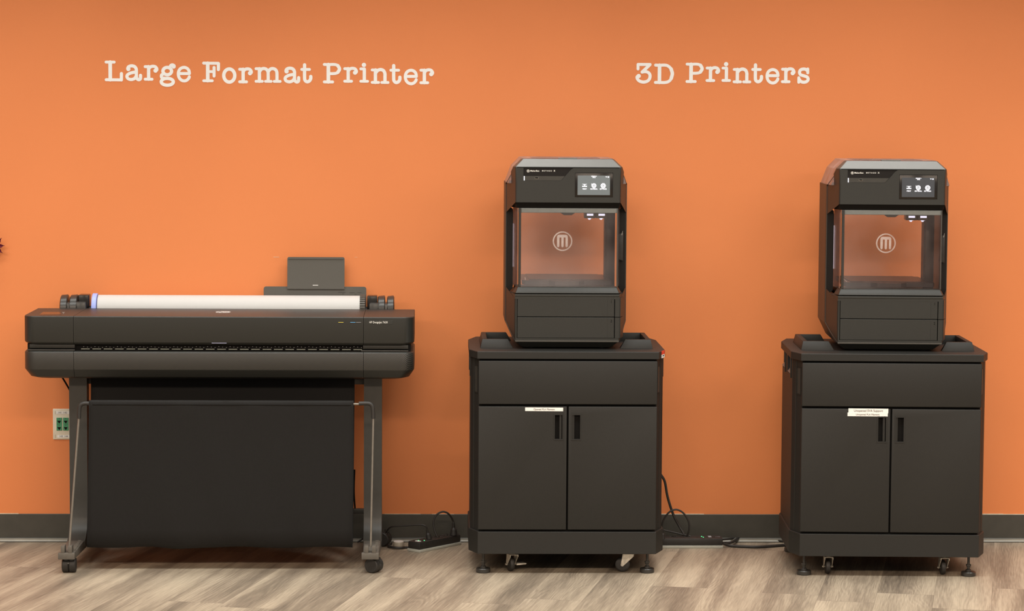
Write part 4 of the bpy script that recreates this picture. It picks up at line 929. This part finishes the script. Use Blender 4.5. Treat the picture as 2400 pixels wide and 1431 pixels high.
pts = [P(1024, 1256, -.125), P(1018, 1240, -.12), P(1016, 1222, -.115), P(1023, 1206, -.11), P(1038, 1198.5, -.105), P(1052, 1204, -.10), P(1061, 1218, pB.y), P(1064, 1228, pB.y)]
cord('black cord looping up over the angled power strip, left of the first cart', [tuple(p) for p in pts], .0034, ((pB.x, pB.y, pz), (-.03, 0, 1), .044, .0125))
# coiled cord and white-topped round adapter
pc = FZ(934, 1284); 
ad = thing('round_adapter', 'small round white-topped adapter on the floor, left of the angled power strip', 'adapter', (pc.x, pc.y+.012, 0))
MB().lathe([(.001, 0), (.0180, 0), (.0188, .002), (.0188, .020), (.0180, .0215), (.001, .0215)]).build('body', mat('adapter_side', (.38, .33, .26), .5), ad)
MB().lathe([(.001, .0215), (.0175, .0215), (.0175, .0232), (.001, .0232)]).build('cap', M_label, ad)
cc = Vector((pc.x, pc.y+.014, 0)); pts = []
for i in range(15):
    a_ = -.35-i*.36; pts.append((cc.x-.002+(.031+.004*i/14)*math.cos(a_), cc.y+.052*math.sin(a_)*.8, .0045+.006*(i/14)))
cord('black cord curled round the small white-topped adapter on the floor', [(cc.x+.062, cc.y-.006, .005), (cc.x+.045, cc.y-.020, .0045)]+pts[1:11], .0042)
# cords by the second strip
q = [P(1549, 1112, -.09), P(1558, 1128, -.085), P(1565, 1165, -.08), P(1578, 1205, -.078), P(1592, 1232, -.08), P(1603, 1251, -.09)]
cord('black cord dropping from behind the first cart to the strip between the carts', [tuple(p) for p in q], .0046)
q = [P(1549, 1240, -.10), P(1555, 1218, -.105), P(1568, 1200, -.11), P(1585, 1193.5, -.11), P(1602, 1202, -.11), P(1614, 1222, -.11), P(1615, 1240, -.11), P(1611, 1254, -.105)]
cord('black cord arching over the power strip, beside the right side of the first cart', [tuple(p) for p in q], .0034)
q = [P(1549, 1240, -.085), P(1575, 1246, -.085), P(1600, 1252, -.09), P(1618, 1256, -.095)]
cord('short flat black cord lying across the back of the strip between the carts', [tuple(p) for p in q], .0030)
q = [FZ(1551, 1262, .037), P(1551.5, 1250, -.115), P(1550, 1243, -.12), P(1546, 1236, -.12)]
cord('black plug standing in the strip at the foot of the first cart, right side', [tuple(p) for p in q], .0030, ((q[0].x+.003, q[0].y, .0375), (0, 0, 1), .034, .0095))
e0 = FZ(1694, 1262, .02)
q = [FZ(1693, 1264, .018), FZ(1712, 1262, .014), FZ(1728, 1260, .012), FZ(1760, 1258, .010), FZ(1800, 1262, .006), FZ(1835, 1268, .005), FZ(1860, 1270, .005)]
cord('middle black cord running from the wall strip to the second cart', [tuple(p) for p in q], .0034)
q = [FZ(1693, 1272, .016), FZ(1712, 1278, .006), FZ(1740, 1280, .005), FZ(1775, 1281, .005), FZ(1810, 1279, .005), FZ(1840, 1277, .005), FZ(1865, 1279, .005)]
cord('thick front black cord running from the wall strip to the second cart', [tuple(p) for p in q], .0052)
q = [FZ(1700, 1272, .012), FZ(1716, 1270, .012), FZ(1728, 1262, .013), FZ(1742, 1257, .013), FZ(1770, 1255, .012), FZ(1800, 1255.5, .010), FZ(1830, 1256, .010)]
cord('black cord bending up along the baseboard between the wall strip and the second cart', [tuple(p) for p in q], .0048)
q = [P(838, 1270, -.07), P(850, 1262, -.06), P(862, 1254, -.05), P(880, 1250, -.05)]
cord('thin black cord on the floor behind the right leg of the wide printer', [tuple(p) for p in q], .0028)

# ================================================================== red paper flower at the left edge
c = P(-14, 577, -.02)
fl = thing('paper_flower', 'dark red paper flower on the wall at the left edge of the photo', 'flower', tuple(c))
for k in range(9):
    a_ = 2*PI*k/9+.1; R_ = .034+.003*(k % 2); vs = []; n = 7
    for j in range(n):
        tt = j/(n-1); w_ = .011*math.sin(PI*min(1, tt*1.05+.12))**.7*(1 if j < n-1 else .35)
        rr_ = .006+R_*tt-.0
        for s_ in (-1, 0, 1):
            aa = a_+s_*w_/max(.012, rr_)*.9
            vs.append((rr_*math.cos(aa), -.006-.008*tt-.004*abs(s_)+(.003 if k % 2 else 0), rr_*math.sin(aa)+.0015*math.sin(9*tt)*s_))
    fs = [(j*3+i, j*3+i+1, (j+1)*3+i+1, (j+1)*3+i) for j in range(n-1) for i in (0, 1)]
    o = MB().add(vs, fs).build('petal', M_petal if k != 0 else M_petal, fl, smooth=0); s_ = o.modifiers.new('s', 'SOLIDIFY'); s_.thickness = .0008
MB().lathe([(.001, -.022), (.008, -.020), (.011, -.012), (.009, .0), (.001, .02)], ax='y').build('flower_centre', M_petal2, fl)
